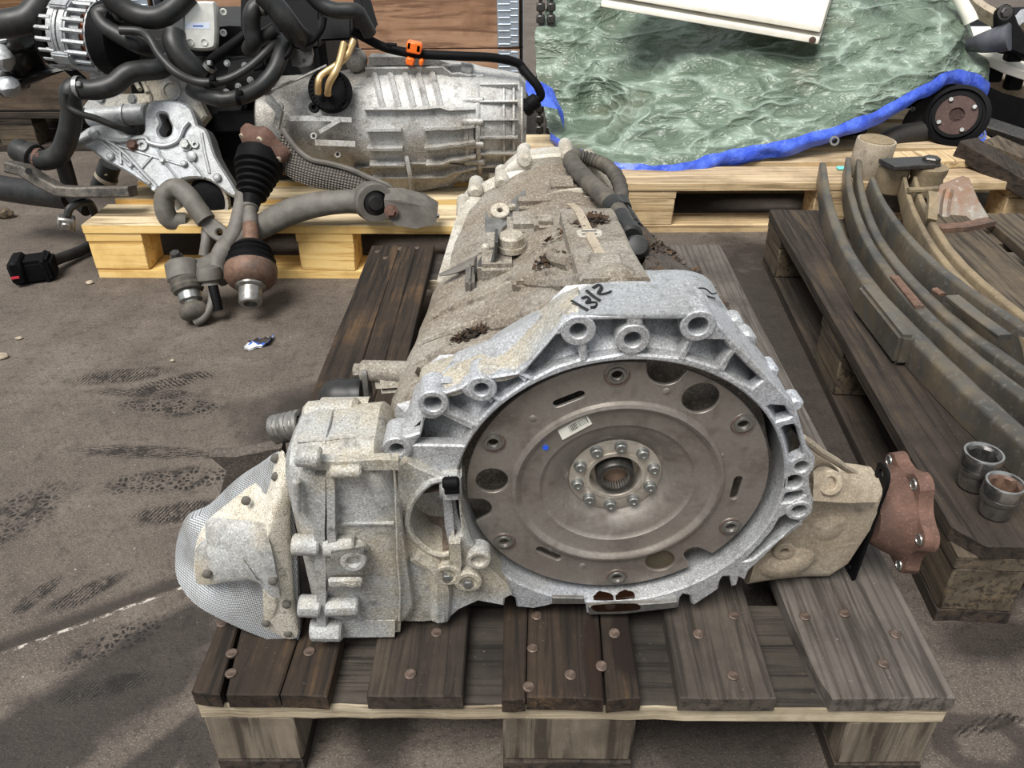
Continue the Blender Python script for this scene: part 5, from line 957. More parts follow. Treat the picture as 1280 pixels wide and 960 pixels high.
b2 = MB(); d2 = (aty(313, 388, 1.07)-s2).normalized(); e0 = s2-d2*.012; b2.lathe([(.018, -.006), (.036, .002), (.046, .014), (.042, .018), (.051, .028), (.047, .033), (.056, .044), (.053, .050), (.058, .058), (.057, .066)], e0, d2, 32); b2.build('outer_boot', M['black'], DS)
j2 = MB(); j2.lathe([(.058, .060), (.059, .066), (.058, .086), (.050, .098), (.040, .106), (.030, .108)], e0, d2, 32); j2.build('joint_housing', M['rustd'], DS, 'rusty joint housing')
k2 = MB(); k2.lathe([(.034, .100), (.034, .112), (.026, .116), (.026, .148), (.023, .153), (.015, .153), (.014, .142), (0, .142)], e0, d2, 28); k2.build('splined_stub', M['steel'], DS)
# ================================================================== suspension arms
CA = thing('control_arm', 'curved grey control arm with a round bushing on the pale pallet front', 'control arm', (-.1, 1.33, .15))
m_ = MB(); arm = [(282, 352, 1.15), (272, 340, 1.17), (276, 318, 1.21), (294, 300, 1.25), (325, 284, 1.29), (360, 266, 1.305), (395, 256, 1.31), (430, 252, 1.315), (452, 252, 1.32)]
m_.tube(P3(arm), [.016, .018, .022, .027, .030, .032, .030, .028, .03], 14, 5, flat=.8); m_.build('arm', M['armgrey'], CA)
bs = MB(); bp = Plane(466, 252, 1.315, 10, 25); bs.ring([(.030, -.03), (.044, -.03), (.046, -.02), (.046, .02), (.044, .03), (.030, .03)], bp.w(466, 252), bp.n, 32); bs.build('bushing_ring', M['armgrey'], CA); bi = MB(); bi.lathe([(.031, -.025), (.031, .020), (.02, .024), (.016, .034), (0, .034)], bp.w(466, 252), bp.n, 28); bi.build('bushing_rubber', M['rub'], CA)
bx_ = MB(); q = [(480, 250, 1.28), (500, 250, 1.27), (530, 258, 1.27), (546, 268, 1.28), (545, 280, 1.27), (520, 286, 1.255), (495, 282, 1.255), (482, 270, 1.26)]; bx_.loft([P3(q), [p+Vector((0, .05, .012)) for p in P3(q)]]); bx_.build('bushing_bracket', M['armgrey'], CA); m_ = MB(); m_.bolt(aty(489, 264, 1.26), Vector((0, -1, .3)), .012, .010, 6, .016); m_.build('bolt', M['rust'], CA)
hs2 = MB(); q = [(500, 248, 1.30), (520, 252, 1.30), (545, 264, 1.29), (548, 270, 1.285), (530, 266, 1.28), (505, 258, 1.28)]; hs2.loft([csmooth(P3(q), 2), [p+Vector((0, 0, -.006)) for p in csmooth(P3(q), 2)]]); hs2.build('bracket_tab', M['steel'], CA)
CB = thing('control_arm', 'forged arm with a dangling ball joint beside the drive shaft end', 'control arm', (-.42, 1.25, .1))
m_ = MB(); m_.tube(P3([(302, 240, 1.33), (299, 262, 1.29), (292, 290, 1.25), (275, 318, 1.21), (255, 333, 1.18), (236, 340, 1.16)]), [.015, .016, .018, .018, .024, .036], 12, 5, flat=.75); m_.cyl(aty(226, 327, 1.17), aty(231, 352, 1.14), .037, n=20, bev=.006); m_.build('arm', M['armgrey'], CB)
m_ = MB(); m_.bolt(aty(221, 322, 1.17), Vector((0, -.3, 1)), .012, .016, 6, .014); m_.build('nut', M['dsteel'], CB)
bj = MB(); j0 = aty(232, 349, 1.14); jd = (aty(246, 402, 1.075)-j0).normalized(); bj.lathe([(.030, .0), (.036, .006), (.034, .014), (.037, .02), (.033, .03), (.026, .034)], j0, jd, 24); bj.build('ball_joint_boot', M['rubd'], CB); z2 = MB(); z2.lathe([(.024, .03), (.026, .034), (.026, .052), (.018, .056), (.016, .062)], j0, jd, 24); z2.build('zinc_collar', M['zinc'], CB); z3 = MB(); z3.lathe([(.016, .058), (.028, .066), (.033, .078), (.030, .090), (.02, .098), (0, .1)], j0, jd, 24); z3.build('lower_boot', M['rubd'], CB)
LK = thing('stabiliser_link', 'short grey stabiliser link with a round end near the ball joint', 'link', (-.36, 1.24, .08))
m_ = MB(); m_.lathe([(.012, -.022), (.026, -.016), (.029, -.004), (.028, .010), (.020, .016), (.022, .022)], aty(262, 344, 1.14), Vector((.1, -.35, -1)), 22); m_.build('end_housing', M['armgrey'], LK); m_ = MB(); m_.tube(P3([(265, 352, 1.13), (269, 370, 1.11), (273, 388, 1.095)]), .011, 12, 3); m_.build('stud', M['black'], LK); m_ = MB(); m_.tube(P3([(266, 366, 1.12), (264, 382, 1.10), (254, 397, 1.08), (244, 403, 1.075)]), .010, 10, 4); m_.build('rod', M['armgrey'], LK)
SB = thing('stabiliser_bar', 'grey hooked stabiliser bar end in front of the silver casting', 'stabiliser bar', (-.47, 1.36, .15))
m_ = MB(); m_.tube(P3([(232, 278, 1.36), (214, 276, 1.35), (206, 262, 1.35), (207, 244, 1.36), (220, 235, 1.36), (234, 244, 1.345), (246, 260, 1.33), (258, 276, 1.315)]), .024, 14, 6); m_.build('bent_bar', M['armgrey'], SB); pe = Plane(270, 287, 1.305, 35, 0); m_ = MB(); m_.plate([csmooth([Vector((*q, 0)) for q in pe.t([(250, 272), (262, 270), (280, 282), (287, 290), (282, 303), (272, 302), (256, 290)])], 3), circ(*pe.p(275, 291), .008, 14)], -.012, .006, pe.M, .003); m_.build('flattened_end', M['armgrey'], SB); m_ = MB(); m_.tube(P3([(258, 288, 1.32), (258, 300, 1.30), (255, 320, 1.28)]), .013, 10, 4); m_.build('link_stud', M['armgrey'], SB)
# ================================================================== odds and ends at the left edge
BR = thing('steel_bar', 'bent paint-chipped steel bar pointing left beside the engine', 'bar', (-.7, 1.4, .2)); m_ = MB(); m_.strip(P3([(12, 208, 1.40), (30, 212, 1.40), (52, 226, 1.40), (74, 238, 1.40), (100, 240, 1.40), (166, 239, 1.40)]), .026, .05, up=Vector((0, -1, .25)), bevel=.004); m_.build('bar', m_rust('chipped_bar', (118, 112, 104), (64, 60, 56), (34, 32, 31), 40, .3, .55), BR); m_ = MB(); m_.cyl(aty(36, 214, 1.365), aty(36, 214, 1.375), .008, n=12); m_.build('bolt_hole', M['pit'], BR)
m_ = MB(); hose(m_, [(-14, 232, 1.6), (20, 238, 1.58), (60, 243, 1.55), (90, 246, 1.52)], .035, 14, 5); o = m_.build('rubber_hose', M['rub'], label='fat black hose lying behind the bent steel bar', cat='hose')
CK = thing('plug_connector', 'black plug connector with cable lying on the floor left of the pale pallet', 'connector', tuple(atz(40, 335, 0)))
m_ = MB(); q = atz(30, 342, 0); Mq = Matrix.Translation(atz(42, 335, .03))@Matrix.Rotation(.35, 4, 'Z'); m_.box((0, 0, 0), (.10, .07, .058), Mq, .008, 2); m_.box((-.03, -.01, .008), (.03, .075, .06), Mq, .006); m_.box((.03, 0, .0), (.012, .075, .062), Mq, .003); m_.wob(.003, 20); m_.build('plug_body', M['black'], CK); m_ = MB(); m_.box((-.035, -.049, .0), (.018, .002, .006), Mq); m_.build('red_seal', m_plain('red_seal', (200, 50, 70), .5), CK); m_ = MB(); m_.tube([atz(62, 328, .03), atz(78, 322, .025), atz(95, 316, .02), atz(108, 310, .02), atz(122, 300, .02)], .014, 10, 5); m_.build('cable', M['rub'], CK)
GC = thing('wire_connector', 'small grey wire connector hanging left of the pale pallet', 'connector', tuple(aty(82, 280, 1.36))); m_ = MB(); Mq = Matrix.Translation(aty(83, 279, 1.37))@Matrix.Rotation(.3, 4, 'Y')@Matrix.Rotation(.4, 4, 'Z'); m_.box((0, 0, 0), (.04, .03, .036), Mq, .004); m_.box((.0, -.018, .0), (.02, .012, .02), Mq, .003); m_.build('plug_body', M['steel'], GC); m_ = MB(); hose(m_, [(84, 270, 1.37), (88, 260, 1.38), (100, 254, 1.4), (112, 254, 1.42), (118, 266, 1.44), (124, 278, 1.46)], .010, 8, 5); m_.build('wires', M['rub'], GC)
PU = thing('oil_pump', 'oily black and silver pump part at the far left edge', 'pump', (-1.1, 1.8, .2)); m_ = MB(); Cq = aty(26, 66, 1.8); m_.sphere(Cq, (.06, .07, .085), 18); m_.sphere(aty(5, 95, 1.8), (.07, .06, .05), 16); m_.cyl(aty(15, 55, 1.75), aty(30, 45, 1.72), .03, n=16, bev=.004); m_.hexa([aty(-10, 120, 1.75), aty(40, 105, 1.75), aty(90, 90, 1.8), aty(-10, 100, 1.9), aty(-10, 100, 1.75), aty(40, 95, 1.75), aty(95, 80, 1.8), aty(-10, 80, 1.9)], .01); m_.wob(.012, 22, 3); m_.build('pump_body', m_plain('oily_black', (20, 20, 20), .25, .2, .3, 40, .3), PU); m_ = MB(); m_.sphere(aty(4, 72, 1.72), (.03, .03, .035), 12); m_.sphere(aty(10, 108, 1.72), (.032, .03, .028), 12); m_.cyl(aty(2, 50, 1.74), aty(30, 44, 1.74), .018, n=12); m_.wob(.008, 40, 1); m_.build('bright_casting', M['cast_n'], PU)
LT = thing('litter_wrapper', 'crumpled blue and white wrapper on the concrete', 'wrapper', tuple(atz(320, 437, 0)))
m_ = MB(); g = []
for j in range(5):
    for i in range(7): p = atz(306+i*5.2+j*1.5, 440-j*2.6-i*1.2, 0); g.append(p+Vector((0, 0, .004+.010*random.random())))
m_.add(g, [(j*7+i, j*7+i+1, j*7+i+8, j*7+i+7) for j in range(4) for i in range(6)]); m_.add([p-Vector((0, 0, .0035)) for p in g], [(j*7+i, j*7+i+1, j*7+i+8, j*7+i+7) for j in range(4) for i in range(6)])
t = NT('wrapper'); t.set('Base Color', t.mix(t.ramp(t.noise(32, 2, .5), .5, .56), t.mix(t.ramp(t.noise(45, 2, .5), .5, .55), srgb(206, 208, 210), srgb(40, 90, 190)), srgb(46, 42, 38))); t.set('Roughness', .4); m_.build('film', t.m, LT)
for (x, y, s_) in [(112, 355, .010), (24, 424, .008), (5, 448, .012), (216, 452, .006), (8, 272, .03)]:
    m_ = MB(); p = atz(x, y, 0); m_.sphere(p+Vector((0, 0, s_*.4)), (s_, s_*.8, s_*.5), 8); m_.wob(s_*.3, 90, x); o = m_.build('pebble', M['cast_t'] if s_ < .02 else M['w_oldg'], label={112: 'small grey pebble just in front of the pale pallet corner', 24: 'white paper scrap on the floor near left edge', 5: 'pale leaf scrap at the left edge of the floor', 216: 'tiny tan crumb near the blue wrapper', 8: 'brown wood lump at the left edge below the steel bar'}[x], cat='debris')
# ================================================================== old pallet at right with leaf springs
RPm = [(1080, 330), (1100, 380), (1190, 640), (1248, 668)]
RP_ = pallet('wooden_pallet', 'old dark wooden pallet under the leaf springs at right', (.908, .225, 0), RD(-3), {0: [[(.03, 0), (.145, 0), (.145, 1.2), (0, 1.2), (0, .035)]]}, ['w_oldd', 'w_oldg', 'w_oldg', 'w_oldg', 'w_oldg'], 'w_oldg', 'w_oldg', 'w_oldd', 'w_oldg', None, amp=.003)
ZT = .1975
def leaf(name, label, L, th, mat='spring', lean=0, h=.052, group='leaf springs stacked on edge on the old pallet'):
    P = smooth([atz(x, y, ZT) for x, y in L], 6); t = thing(name, label, 'leaf spring', (P[len(P)//2].x, P[len(P)//2].y, .1455), None, group); m_ = MB(); N = len(P); rings = []
    for i, p in enumerate(P):
        d = (P[min(i+1, N-1)]-P[max(i-1, 0)]); d.z = 0; d.normalize(); a = Vector((d.y, -d.x, 0)); k = i/(N-1); T = (th[0]+(th[1]-th[0])*min(1, k*1.6))/2; e = T*.55
        prof_ = [(-T, 0), (T, 0), (T, h-e), (T-e*.3, h-e*.3), (T-e, h), (-T+e, h), (-T+e*.3, h-e*.3), (-T, h-e)]
        rings.append([Vector((p.x, p.y, .1455))+a*(x+lean*z)+Vector((0, 0, z)) for x, z in prof_])
    m_.loft(rings); m_.wob(.001, 30, L[0][0]); m_.build('steel_leaf', M[mat], t, ang=50); return t, P
S1, P1 = leaf('leaf_spring', 'foremost curved leaf spring with a square clip on its side', [(1029, 203), (1036, 248), (1056, 303), (1090, 356), (1134, 404), (1190, 460), (1238, 505), (1300, 560)], (.016, .034))
S2, P2 = leaf('leaf_spring', 'second leaf spring from the front, pressed against the eyed one', [(1061, 196), (1063, 235), (1080, 288), (1110, 336), (1150, 382), (1200, 428), (1246, 465), (1300, 505)], (.014, .026))
S3, P3_ = leaf('leaf_spring', 'leaf spring ending in the tall capped round eye', [(1074, 190), (1077, 235), (1094, 286), (1124, 330), (1166, 374), (1216, 416), (1300, 475)], (.014, .024))
S4, P4 = leaf('leaf_spring', 'dark flat leaf spring with a clip, in the middle of the row', [(1086, 226), (1100, 258), (1130, 300), (1168, 338), (1210, 370), (1300, 432)], (.012, .020), lean=-.12, h=.062)
S5, P5 = leaf('leaf_spring', 'dusty leaf spring held under the small flat band', [(1130, 216), (1140, 255), (1163, 300), (1196, 342), (1238, 382), (1300, 432)], (.010, .018), 'spring_o')
S6, P6 = leaf('leaf_spring', 'hindmost ochre leaf spring beside the rusty plate', [(1143, 214), (1152, 248), (1178, 296), (1216, 340), (1300, 410)], (.010, .018), 'spring_o')
m_ = MB(); a = atz(1082, 357, .2); b = atz(1136, 422, .2); dr = (b-a).normalized(); nr_ = Vector((dr.y, -dr.x, 0))
Mc = Matrix(((dr.x, nr_.x, 0, (a.x+b.x)/2), (dr.y, nr_.y, 0, (a.y+b.y)/2), (0, 0, 1, .175), (0, 0, 0, 1))); m_.box((0, 0, 0), ((b-a).length*1.02, 0.028, .058), Mc, .006, 2); m_.lathe([(.018, 0), (.018, .006), (.010, .007), (.010, 0), (0, 0)], Mc @ Vector((0, -.014, -.004)), -(Mc.to_3x3() @ Vector((0, -1, 0)))*-1, 18); m_.wob(.0015, 40); m_.build('clip', M['spring'], S1, 'square clip')
def clipbar(parent, p0, p1, w_, mat, z=.199, nm='clip'):
    a = atz(*p0, z); b = atz(*p1, z); m_ = MB(); m_.strip([a, a.lerp(b, .5), b], w_*.85, .010 if mat != 'rustd' else .007, up=Vector((0, 0, 1)), bevel=.002); m_.wob(.002, 60, p0[0]); m_.build(nm, M[mat], parent)
clipbar(S2, (1118, 346), (1150, 384), .020, 'rustd', nm='rust_clip'); clipbar(S4, (1190, 372), (1256, 422), .030, 'spring', .203); clipbar(S4, (1168, 362), (1178, 368), .016, 'rustd', .2, 'rust_stub'); clipbar(S5, (1226, 370), (1268, 405), .014, 'rustd', .202, 'rust_clip'); clipbar(S5, (1135, 238), (1172, 236), .016, 'spring_o', .206, 'flat_band')
def eye(parent, px, py, r, h, z0, mat, cap='spring_o'):
    c = atz(px, py, z0+h); m_ = MB(); c.z = z0; m_.lathe([(r*.96, 0), (r, .004), (r, h-.004), (r*.97, h), (r*.80, h), (r*.78, h-.002)], c, (0.06, -.04, 1), 32, cap=False); m_.lathe([(r*.96, 0), (0, 0)], c, (0, 0, 1), 24); m_.wob(.001, 40); m_.build('eye', M[mat], parent); m_ = MB(); m_.lathe([(r*.86, h-.012), (r*.86, h+.002), (r*.80, h+.004), (r*.25, h+.004), (r*.22, h+.001), (0, h+.001)], c, (0.06, -.04, 1), 28); m_.build('eye_bush', M[cap], parent)
eye(S3, 1093, 174, .052, .098, .146, 'cast_t'); eye(S5, 1117, 207, .040, .066, .146, 'spring_o')
HB = thing('spring_shackle', 'dark shackle plate with bolt and dusty bush behind the leaf springs', 'shackle', tuple(atz(1145, 245, .145))); m_ = MB(); m_.strip([atz(1108, 206, .225), atz(1135, 204, .225), atz(1160, 203, .225)], .07, .012, up=Vector((0, 0, 1)), bevel=.002); m_.build('plate', M['dsteel'], HB); c = atz(1162, 208, .215); m_ = MB(); m_.lathe([(.044, -.07), (.046, -.06), (.040, -.03), (.046, -.012), (.046, .0), (.03, .004), (0, .004)], c, (0, 0, 1), 28); m_.build('bush', M['spring_o'], HB); m_ = MB(); m_.bolt(c+Vector((0, 0, .003)), (0, 0, 1), .022, .022, 6, .026); m_.build('bolt', M['dsteel'], HB)
RPt = thing('bracket_plate', 'rust-stained grey bracket plate standing behind the leaf springs', 'bracket', tuple(atz(1200, 285, .145))); pp = Plane(1195, 285, 1.36, 38, -12); m_ = MB(); out_ = [(1166, 276), (1170, 240), (1176, 230), (1204, 219), (1212, 222), (1224, 250), (1239, 274), (1236, 280), (1200, 284), (1170, 288)]; m_.plate([pp.t(out_)], -.012, 0, pp.M, .003); m_.tube([pp.w(1180, 284, .002), pp.w(1182, 255, .004), pp.w(1186, 238, .002)], .012, 8, 3); m_.build('plate', m_rust('rust_grey_plate', (136, 138, 132), (128, 92, 66), (112, 78, 56), 14, .25, .6), RPt); m_ = MB(); m_.strip([atz(1172, 286, .15), atz(1205, 284, .15), atz(1238, 277, .15)], .03, .012, up=Vector((0, 0, 1))); m_.build('foot', M['rustd'], RPt)
m_ = MB(); m_.strip([atz(1164, 276, .20), atz(1166, 250, .23), atz(1165, 242, .235)], .012, .02, up=Vector((1, 0, 0))); m_.build('side_tab', M['spring_o'], RPt)
# sockets
t = NT('chrome'); n_ = t.noise(60, 3, .6); t.set('Base Color', t.mix(t.ramp(n_, .4, .7), srgb(190, 190, 188), srgb(140, 138, 134))); t.set('Metallic', .95); t.set('Roughness', .2); M['chrome'] = t.m
def socket(px, py, r, h, lab, rust=False):
    c = atz(px, py, .1445+h); c.z = .1462; T = thing('wrench_socket', lab, 'socket', tuple(c), None, 'wrench sockets on the old pallet'); m_ = MB(); m_.lathe([(r*.74, 0), (r*.80, .002), (r*.80, h*.40), (r*.98, h*.50), (r, h*.54), (r, h-.002), (r*.97, h), (r*.86, h), (r*.80, h-.003)], c, (0, 0, 1), 36, cap=False); m_.lathe([(r*.74, 0), (0, 0)], c, (0, 0, 1), 24); m_.build('body', M['chrome'], T)
    m_ = MB(); hexr = [c+Vector((cos(2*pi*k/36+.3), sin(2*pi*k/36+.3), 0))*(r*.80) for k in range(36)]; hx = [c+Vector((cos(2*pi*k/36+.3), sin(2*pi*k/36+.3), 0))*(r*.66/cos((2*pi*k/36) % (pi/3)-pi/6)) for k in range(36)]; m_.loft([[p+Vector((0, 0, h-.003)) for p in hexr], [p+Vector((0, 0, h-.006)) for p in hx], [p+Vector((0, 0, h*.45)) for p in hx], [c+Vector((0, 0, h*.45))]*36], cap=False); m_.build('hex_bore', M['rustd'] if rust else M['dsteel'], T)
    m_ = MB(); m_.ring([(r*1.003, h*.62), (r*1.012, h*.63), (r*1.003, h*.64)], c, (0, 0, 1), 36); m_.build('knurl_line', M['chrome'], T)
socket(1230, 567, .0258, .056, 'taller chrome socket nearer the leaf springs'); socket(1257, 604, .0245, .052, 'shorter chrome socket nearer the pallet edge, brown inside', True)
# ================================================================== middle pallets, tarpaulin heap, crates, scrap
MP = pallet('wooden_pallet', 'tan wooden pallet under the green tarpaulin', (1.83, 1.628, 0), RD(90), None, 'w_midtop', 'w_mid', 'w_mid', 'w_mid', 'w_mid')
def catm(p0, p1, p2, p3, t): return .5*((2*p1)+(p2-p0)*t+(2*p0-5*p1+4*p2-p3)*t*t+(3*p1-p0-3*p2+p3)*t**3)
G = [[(688, 168, 2.02), (712, 184, 1.88), (748, 199, 1.79), (790, 207, 1.76), (850, 206, 1.75), (920, 188, 1.80), (1000, 172, 1.84), (1080, 146, 1.92), (1150, 110, 2.02), (1196, 88, 2.12), (1236, 104, 2.22)],
     [(680, 132, 2.14), (712, 150, 2.07), (748, 158, 2.05), (786, 176, 1.88), (862, 172, 1.85), (932, 155, 1.88), (1006, 138, 1.92), (1080, 112, 1.99), (1145, 84, 2.08), (1190, 66, 2.15), (1230, 86, 2.26)],
     [(672, 88, 2.26), (706, 100, 2.20), (748, 112, 2.20), (796, 128, 2.02), (872, 118, 1.97), (940, 104, 1.98), (1010, 88, 2.02), (1080, 66, 2.08), (1140, 46, 2.15), (1184, 34, 2.22), (1218, 56, 2.34)],
     [(676, 44, 2.36), (706, 50, 2.30), (744, 60, 2.30), (800, 76, 2.24), (872, 72, 2.14), (940, 58, 2.12), (1010, 46, 2.14), (1080, 26, 2.18), (1138, 10, 2.24), (1178, 4, 2.30), (1202, 22, 2.42)],
     [(684, 0, 2.44), (708, 8, 2.46), (748, 18, 2.42), (806, 34, 2.36), (872, 40, 2.30), (940, 24, 2.26), (1010, 10, 2.26), (1078, -8, 2.28), (1134, -22, 2.32), (1170, -26, 2.38), (1186, -10, 2.5)],
     [(690, -50, 2.6), (710, -46, 2.6), (748, -40, 2.58), (806, -20, 2.55), (872, -10, 2.5), (940, -20, 2.46), (1010, -28, 2.44), (1078, -40, 2.46), (1130, -50, 2.5), (1162, -52, 2.56), (1172, -40, 2.66)]]
GW = [[aty(*q) for q in r] for r in G]; NR, NC = len(GW), len(GW[0]); NU, NV = 150, 90
def tarp_pt(u, v):          # u along the hem, v up the heap
    fu = u*(NC-1); i = min(int(fu), NC-2); tu = fu-i; fv = v*(NR-1); j = min(int(fv), NR-2); tv = fv-j; col = []
    for jj in (j-1, j, j+1, j+2):
        r = GW[min(max(jj, 0), NR-1)]; col.append(catm(r[max(i-1, 0)], r[i], r[i+1], r[min(i+2, NC-1)], tu))
    return catm(*col, tv)
def crinkle(p, u):
    a = noise.ridged_multi_fractal(Vector((p.x*5+p.z*4, p.z*9-p.x*3, p.y*5)), 1, 2, 4, 1, 2) if False else 0
    w1 = 1-abs(noise.noise(Vector((p.x*3.2+p.z*2.5, p.z*8-p.x*2.6, p.y*3)))); w2 = 1-abs(noise.noise(Vector((p.x*9-p.z*7, p.z*18+p.x*6, p.y*9+4)))); w3 = 1-abs(noise.noise(Vector((p.x*24+p.z*20, p.z*40-p.x*12, p.y*22+9))))
    fold = noise.noise(Vector((p.x*16, p.z*3, 2)))*.03*max(0, 1-u*5)
    ac = p.z*.85-p.x*.45; al_ = p.x*.85+p.z*.45; w4 = 1-abs(noise.noise(Vector((al_*2.2, ac*11, 7))))
    return .026*(w1**2.5-.5)+.008*(w2**2.5-.4)+.002*(w3**3-.4)+.042*(w4**2-.6)+fold
TP = thing('tarpaulin', 'crinkled green tarpaulin with a blue hem draped over a heap', 'tarpaulin', (1.1, 1.85, .16)); m_ = MB(); vs = []
for j in range(NV):
    for i in range(NU):
        u, v = i/(NU-1), j/(NV-1); p = tarp_pt(u, v); du_ = tarp_pt(min(u+.01, 1), v)-tarp_pt(max(u-.01, 0), v); dv_ = tarp_pt(u, min(v+.01, 1))-tarp_pt(u, max(v-.01, 0)); n = du_.cross(dv_).normalized()
        k = min(1, v*6+.15); vs.append(p+n*crinkle(p, u)*k*.9)
fs = [(j*NU+i, j*NU+i+1, (j+1)*NU+i+1, (j+1)*NU+i) for j in range(NV-1) for i in range(NU-1)]; m_.add(vs, fs)
t = NT('tarp_green'); n1 = t.noise(6, 5, .6)
def rid(x, p=3): return t.math('POWER', t.math('SUBTRACT', 1, t.math('MULTIPLY', t.math('ABSOLUTE', t.math('SUBTRACT', x, .5)), 2)), p)
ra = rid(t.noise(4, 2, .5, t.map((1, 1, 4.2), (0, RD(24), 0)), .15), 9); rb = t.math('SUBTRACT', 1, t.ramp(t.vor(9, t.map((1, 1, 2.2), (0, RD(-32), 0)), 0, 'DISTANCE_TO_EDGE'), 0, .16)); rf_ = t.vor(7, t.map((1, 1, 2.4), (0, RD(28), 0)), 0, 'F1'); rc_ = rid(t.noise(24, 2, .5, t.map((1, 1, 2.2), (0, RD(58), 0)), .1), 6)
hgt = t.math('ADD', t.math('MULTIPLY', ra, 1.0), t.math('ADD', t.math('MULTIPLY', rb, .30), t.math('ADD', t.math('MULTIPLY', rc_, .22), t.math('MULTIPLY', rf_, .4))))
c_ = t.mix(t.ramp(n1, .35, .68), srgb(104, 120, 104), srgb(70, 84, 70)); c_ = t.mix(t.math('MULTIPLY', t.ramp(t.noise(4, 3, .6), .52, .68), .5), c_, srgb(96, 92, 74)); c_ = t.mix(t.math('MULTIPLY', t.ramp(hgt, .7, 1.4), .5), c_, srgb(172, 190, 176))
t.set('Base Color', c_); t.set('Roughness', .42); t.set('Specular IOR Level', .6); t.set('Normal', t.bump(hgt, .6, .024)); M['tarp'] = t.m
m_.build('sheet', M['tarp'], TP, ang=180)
bl = MB(); t = NT('tarp_blue'); n1 = t.noise(30, 4, .6); t.set('Base Color', t.mix(t.ramp(n1, .35, .7), srgb(52, 82, 200), srgb(86, 118, 226))); t.set('Roughness', .35); t.set('Normal', t.bump(t.noise(45, 4, .6), .7, .008)); M['tarpb'] = t.m
hem = [vs[i] for i in range(NU)]; rows = []
for k in range(6):
    r = []
    for i, p in enumerate(hem):
        u = i/(NU-1); w_ = .046+.010*noise.noise(Vector((u*14, 3, 1)))-(.02 if u < .08 else 0); r.append(p+Vector((0, -.010*sin(pi*k/5)-.004, -w_*k/5+.004))+Vector((0, .012, .006))*noise.noise(Vector((u*30, k*.3, 5))))
    rows.append(r)
bl.loft(rows, closed=False); bl.loft([[p+Vector((0, .004, 0)) for p in r] for r in rows], closed=False); bl.build('hem', M['tarpb'], TP, 'bright blue hem', ang=60)
fl_ = MB(); Q = [[(652, 100, 1.98), (660, 118, 1.96), (668, 130, 1.94)], [(676, 104, 2.02), (690, 124, 1.98), (698, 136, 1.96)], [(690, 112, 2.05), (702, 140, 2.02), (706, 160, 2.0)]]; fl_.loft([smooth(P3(r), 4) for r in Q], closed=False); fl_.loft([[p+Vector((0, .006, 0)) for p in smooth(P3(r), 4)] for r in Q], closed=False); fl_.wob(.006, 20); fl_.build('folded_flap', M['tarpb'], TP)
f2 = MB(); Q = [[(1168, 178, 2.02), (1195, 172, 2.02), (1228, 155, 2.04)], [(1185, 184, 2.0), (1210, 180, 2.0), (1236, 168, 2.02)]]; f2.loft([smooth(P3([(1180, 172, 2.05), (1205, 160, 2.05), (1226, 152, 2.06)]), 4), smooth(P3([(1190, 180, 2.0), (1212, 174, 2.0), (1234, 166, 2.02)]), 4), smooth(P3([(1200, 182, 1.98), (1216, 183, 1.98), (1232, 176, 2.0)]), 4)], closed=False); f2.wob(.01, 25); f2.build('hanging_corner', M['tarpb'], TP)
for (x, y, d) in [(1043, 176, 1.80), (1226, 168, 2.0)]: e = MB(); e.ring([(.008, 0), (.014, 0), (.013, .003), (.009, .003)], aty(x, y, d-.03), Vector((0, -1, .4)), 18); e.build('eyelet', M['zinc'], TP)
# dark load under the tarpaulin
AX = thing('axle_hub', 'black axle hub with a brown brake disc under the tarpaulin corner', 'axle', tuple(aty(1190, 195, 2.0))); hc = aty(1196, 144, 2.0); hn = Vector((-.55, -.8, .42)).normalized()
m_ = MB(); m_.lathe([(.08, -.03), (.092, -.01), (.090, .0), (.078, .004), (.076, -.004), (.070, -.004), (.068, .006), (.058, .006)], hc, hn, 40, cap=False); m_.lathe([(.05, -.12), (.06, -.02), (.08, -.02)], aty(1160, 160, 2.12), hn, 24); m_.build('drum', M['black'], AX); m_ = MB(); m_.lathe([(.062, .0), (.062, .004), (.022, .006), (.020, .0), (0, .0)], hc, hn, 36); m_.build('brake_disc', m_rust('disc_brown', (82, 62, 57), (66, 48, 44), (52, 39, 36), 40), AX)
for k in range(4): a = 2*pi*k/4+.6; f3 = frame(hn); m_ = MB(); m_.bolt(hc+hn*.006+(f3[0]*cos(a)+f3[1]*sin(a))*.050, hn, .007, .006, 8); m_.build('stud', M['zinc'], AX)
m_ = MB(); m_.lathe([(.07, -.02), (.085, -.01), (.085, .012), (.07, .016), (.04, .012), (0, .012)], aty(1164, 158, 2.08), hn, 32); m_.tube(P3([(1155, 165, 2.05), (1120, 172, 2.03), (1085, 190, 2.0)]), .035, 12, 4); m_.build('axle_tube', m_cast('axle_black', (34, 31, 28), (54, 46, 38), (14, 13, 12), .7, .1, .6, 40, .4, .2), AX)
for k in range(5): a = 2*pi*k/5+2.6; f3 = frame(hn); p = aty(1164, 158, 2.08)+(f3[0]*cos(a)+f3[1]*sin(a))*.077+hn*.014; m_ = MB(); m_.bolt(p, hn, .008, .008, 6); m_.build('bolt', M['zinc'], AX)
hp_ = MB(); hp_.hexa([Vector(p) for p in ((.68, 1.90, .160), (1.45, 2.0, .160), (1.5, 2.4, .160), (.68, 2.4, .160), (.74, 2.2, .20), (1.5, 2.2, .22), (1.5, 2.4, .30), (.62, 2.4, .26))], .03, 2); hp_.wob(.010, 6); hp_.build('covered_load', M['black'], label='dark machine part hidden under the green tarpaulin', cat='machine part')
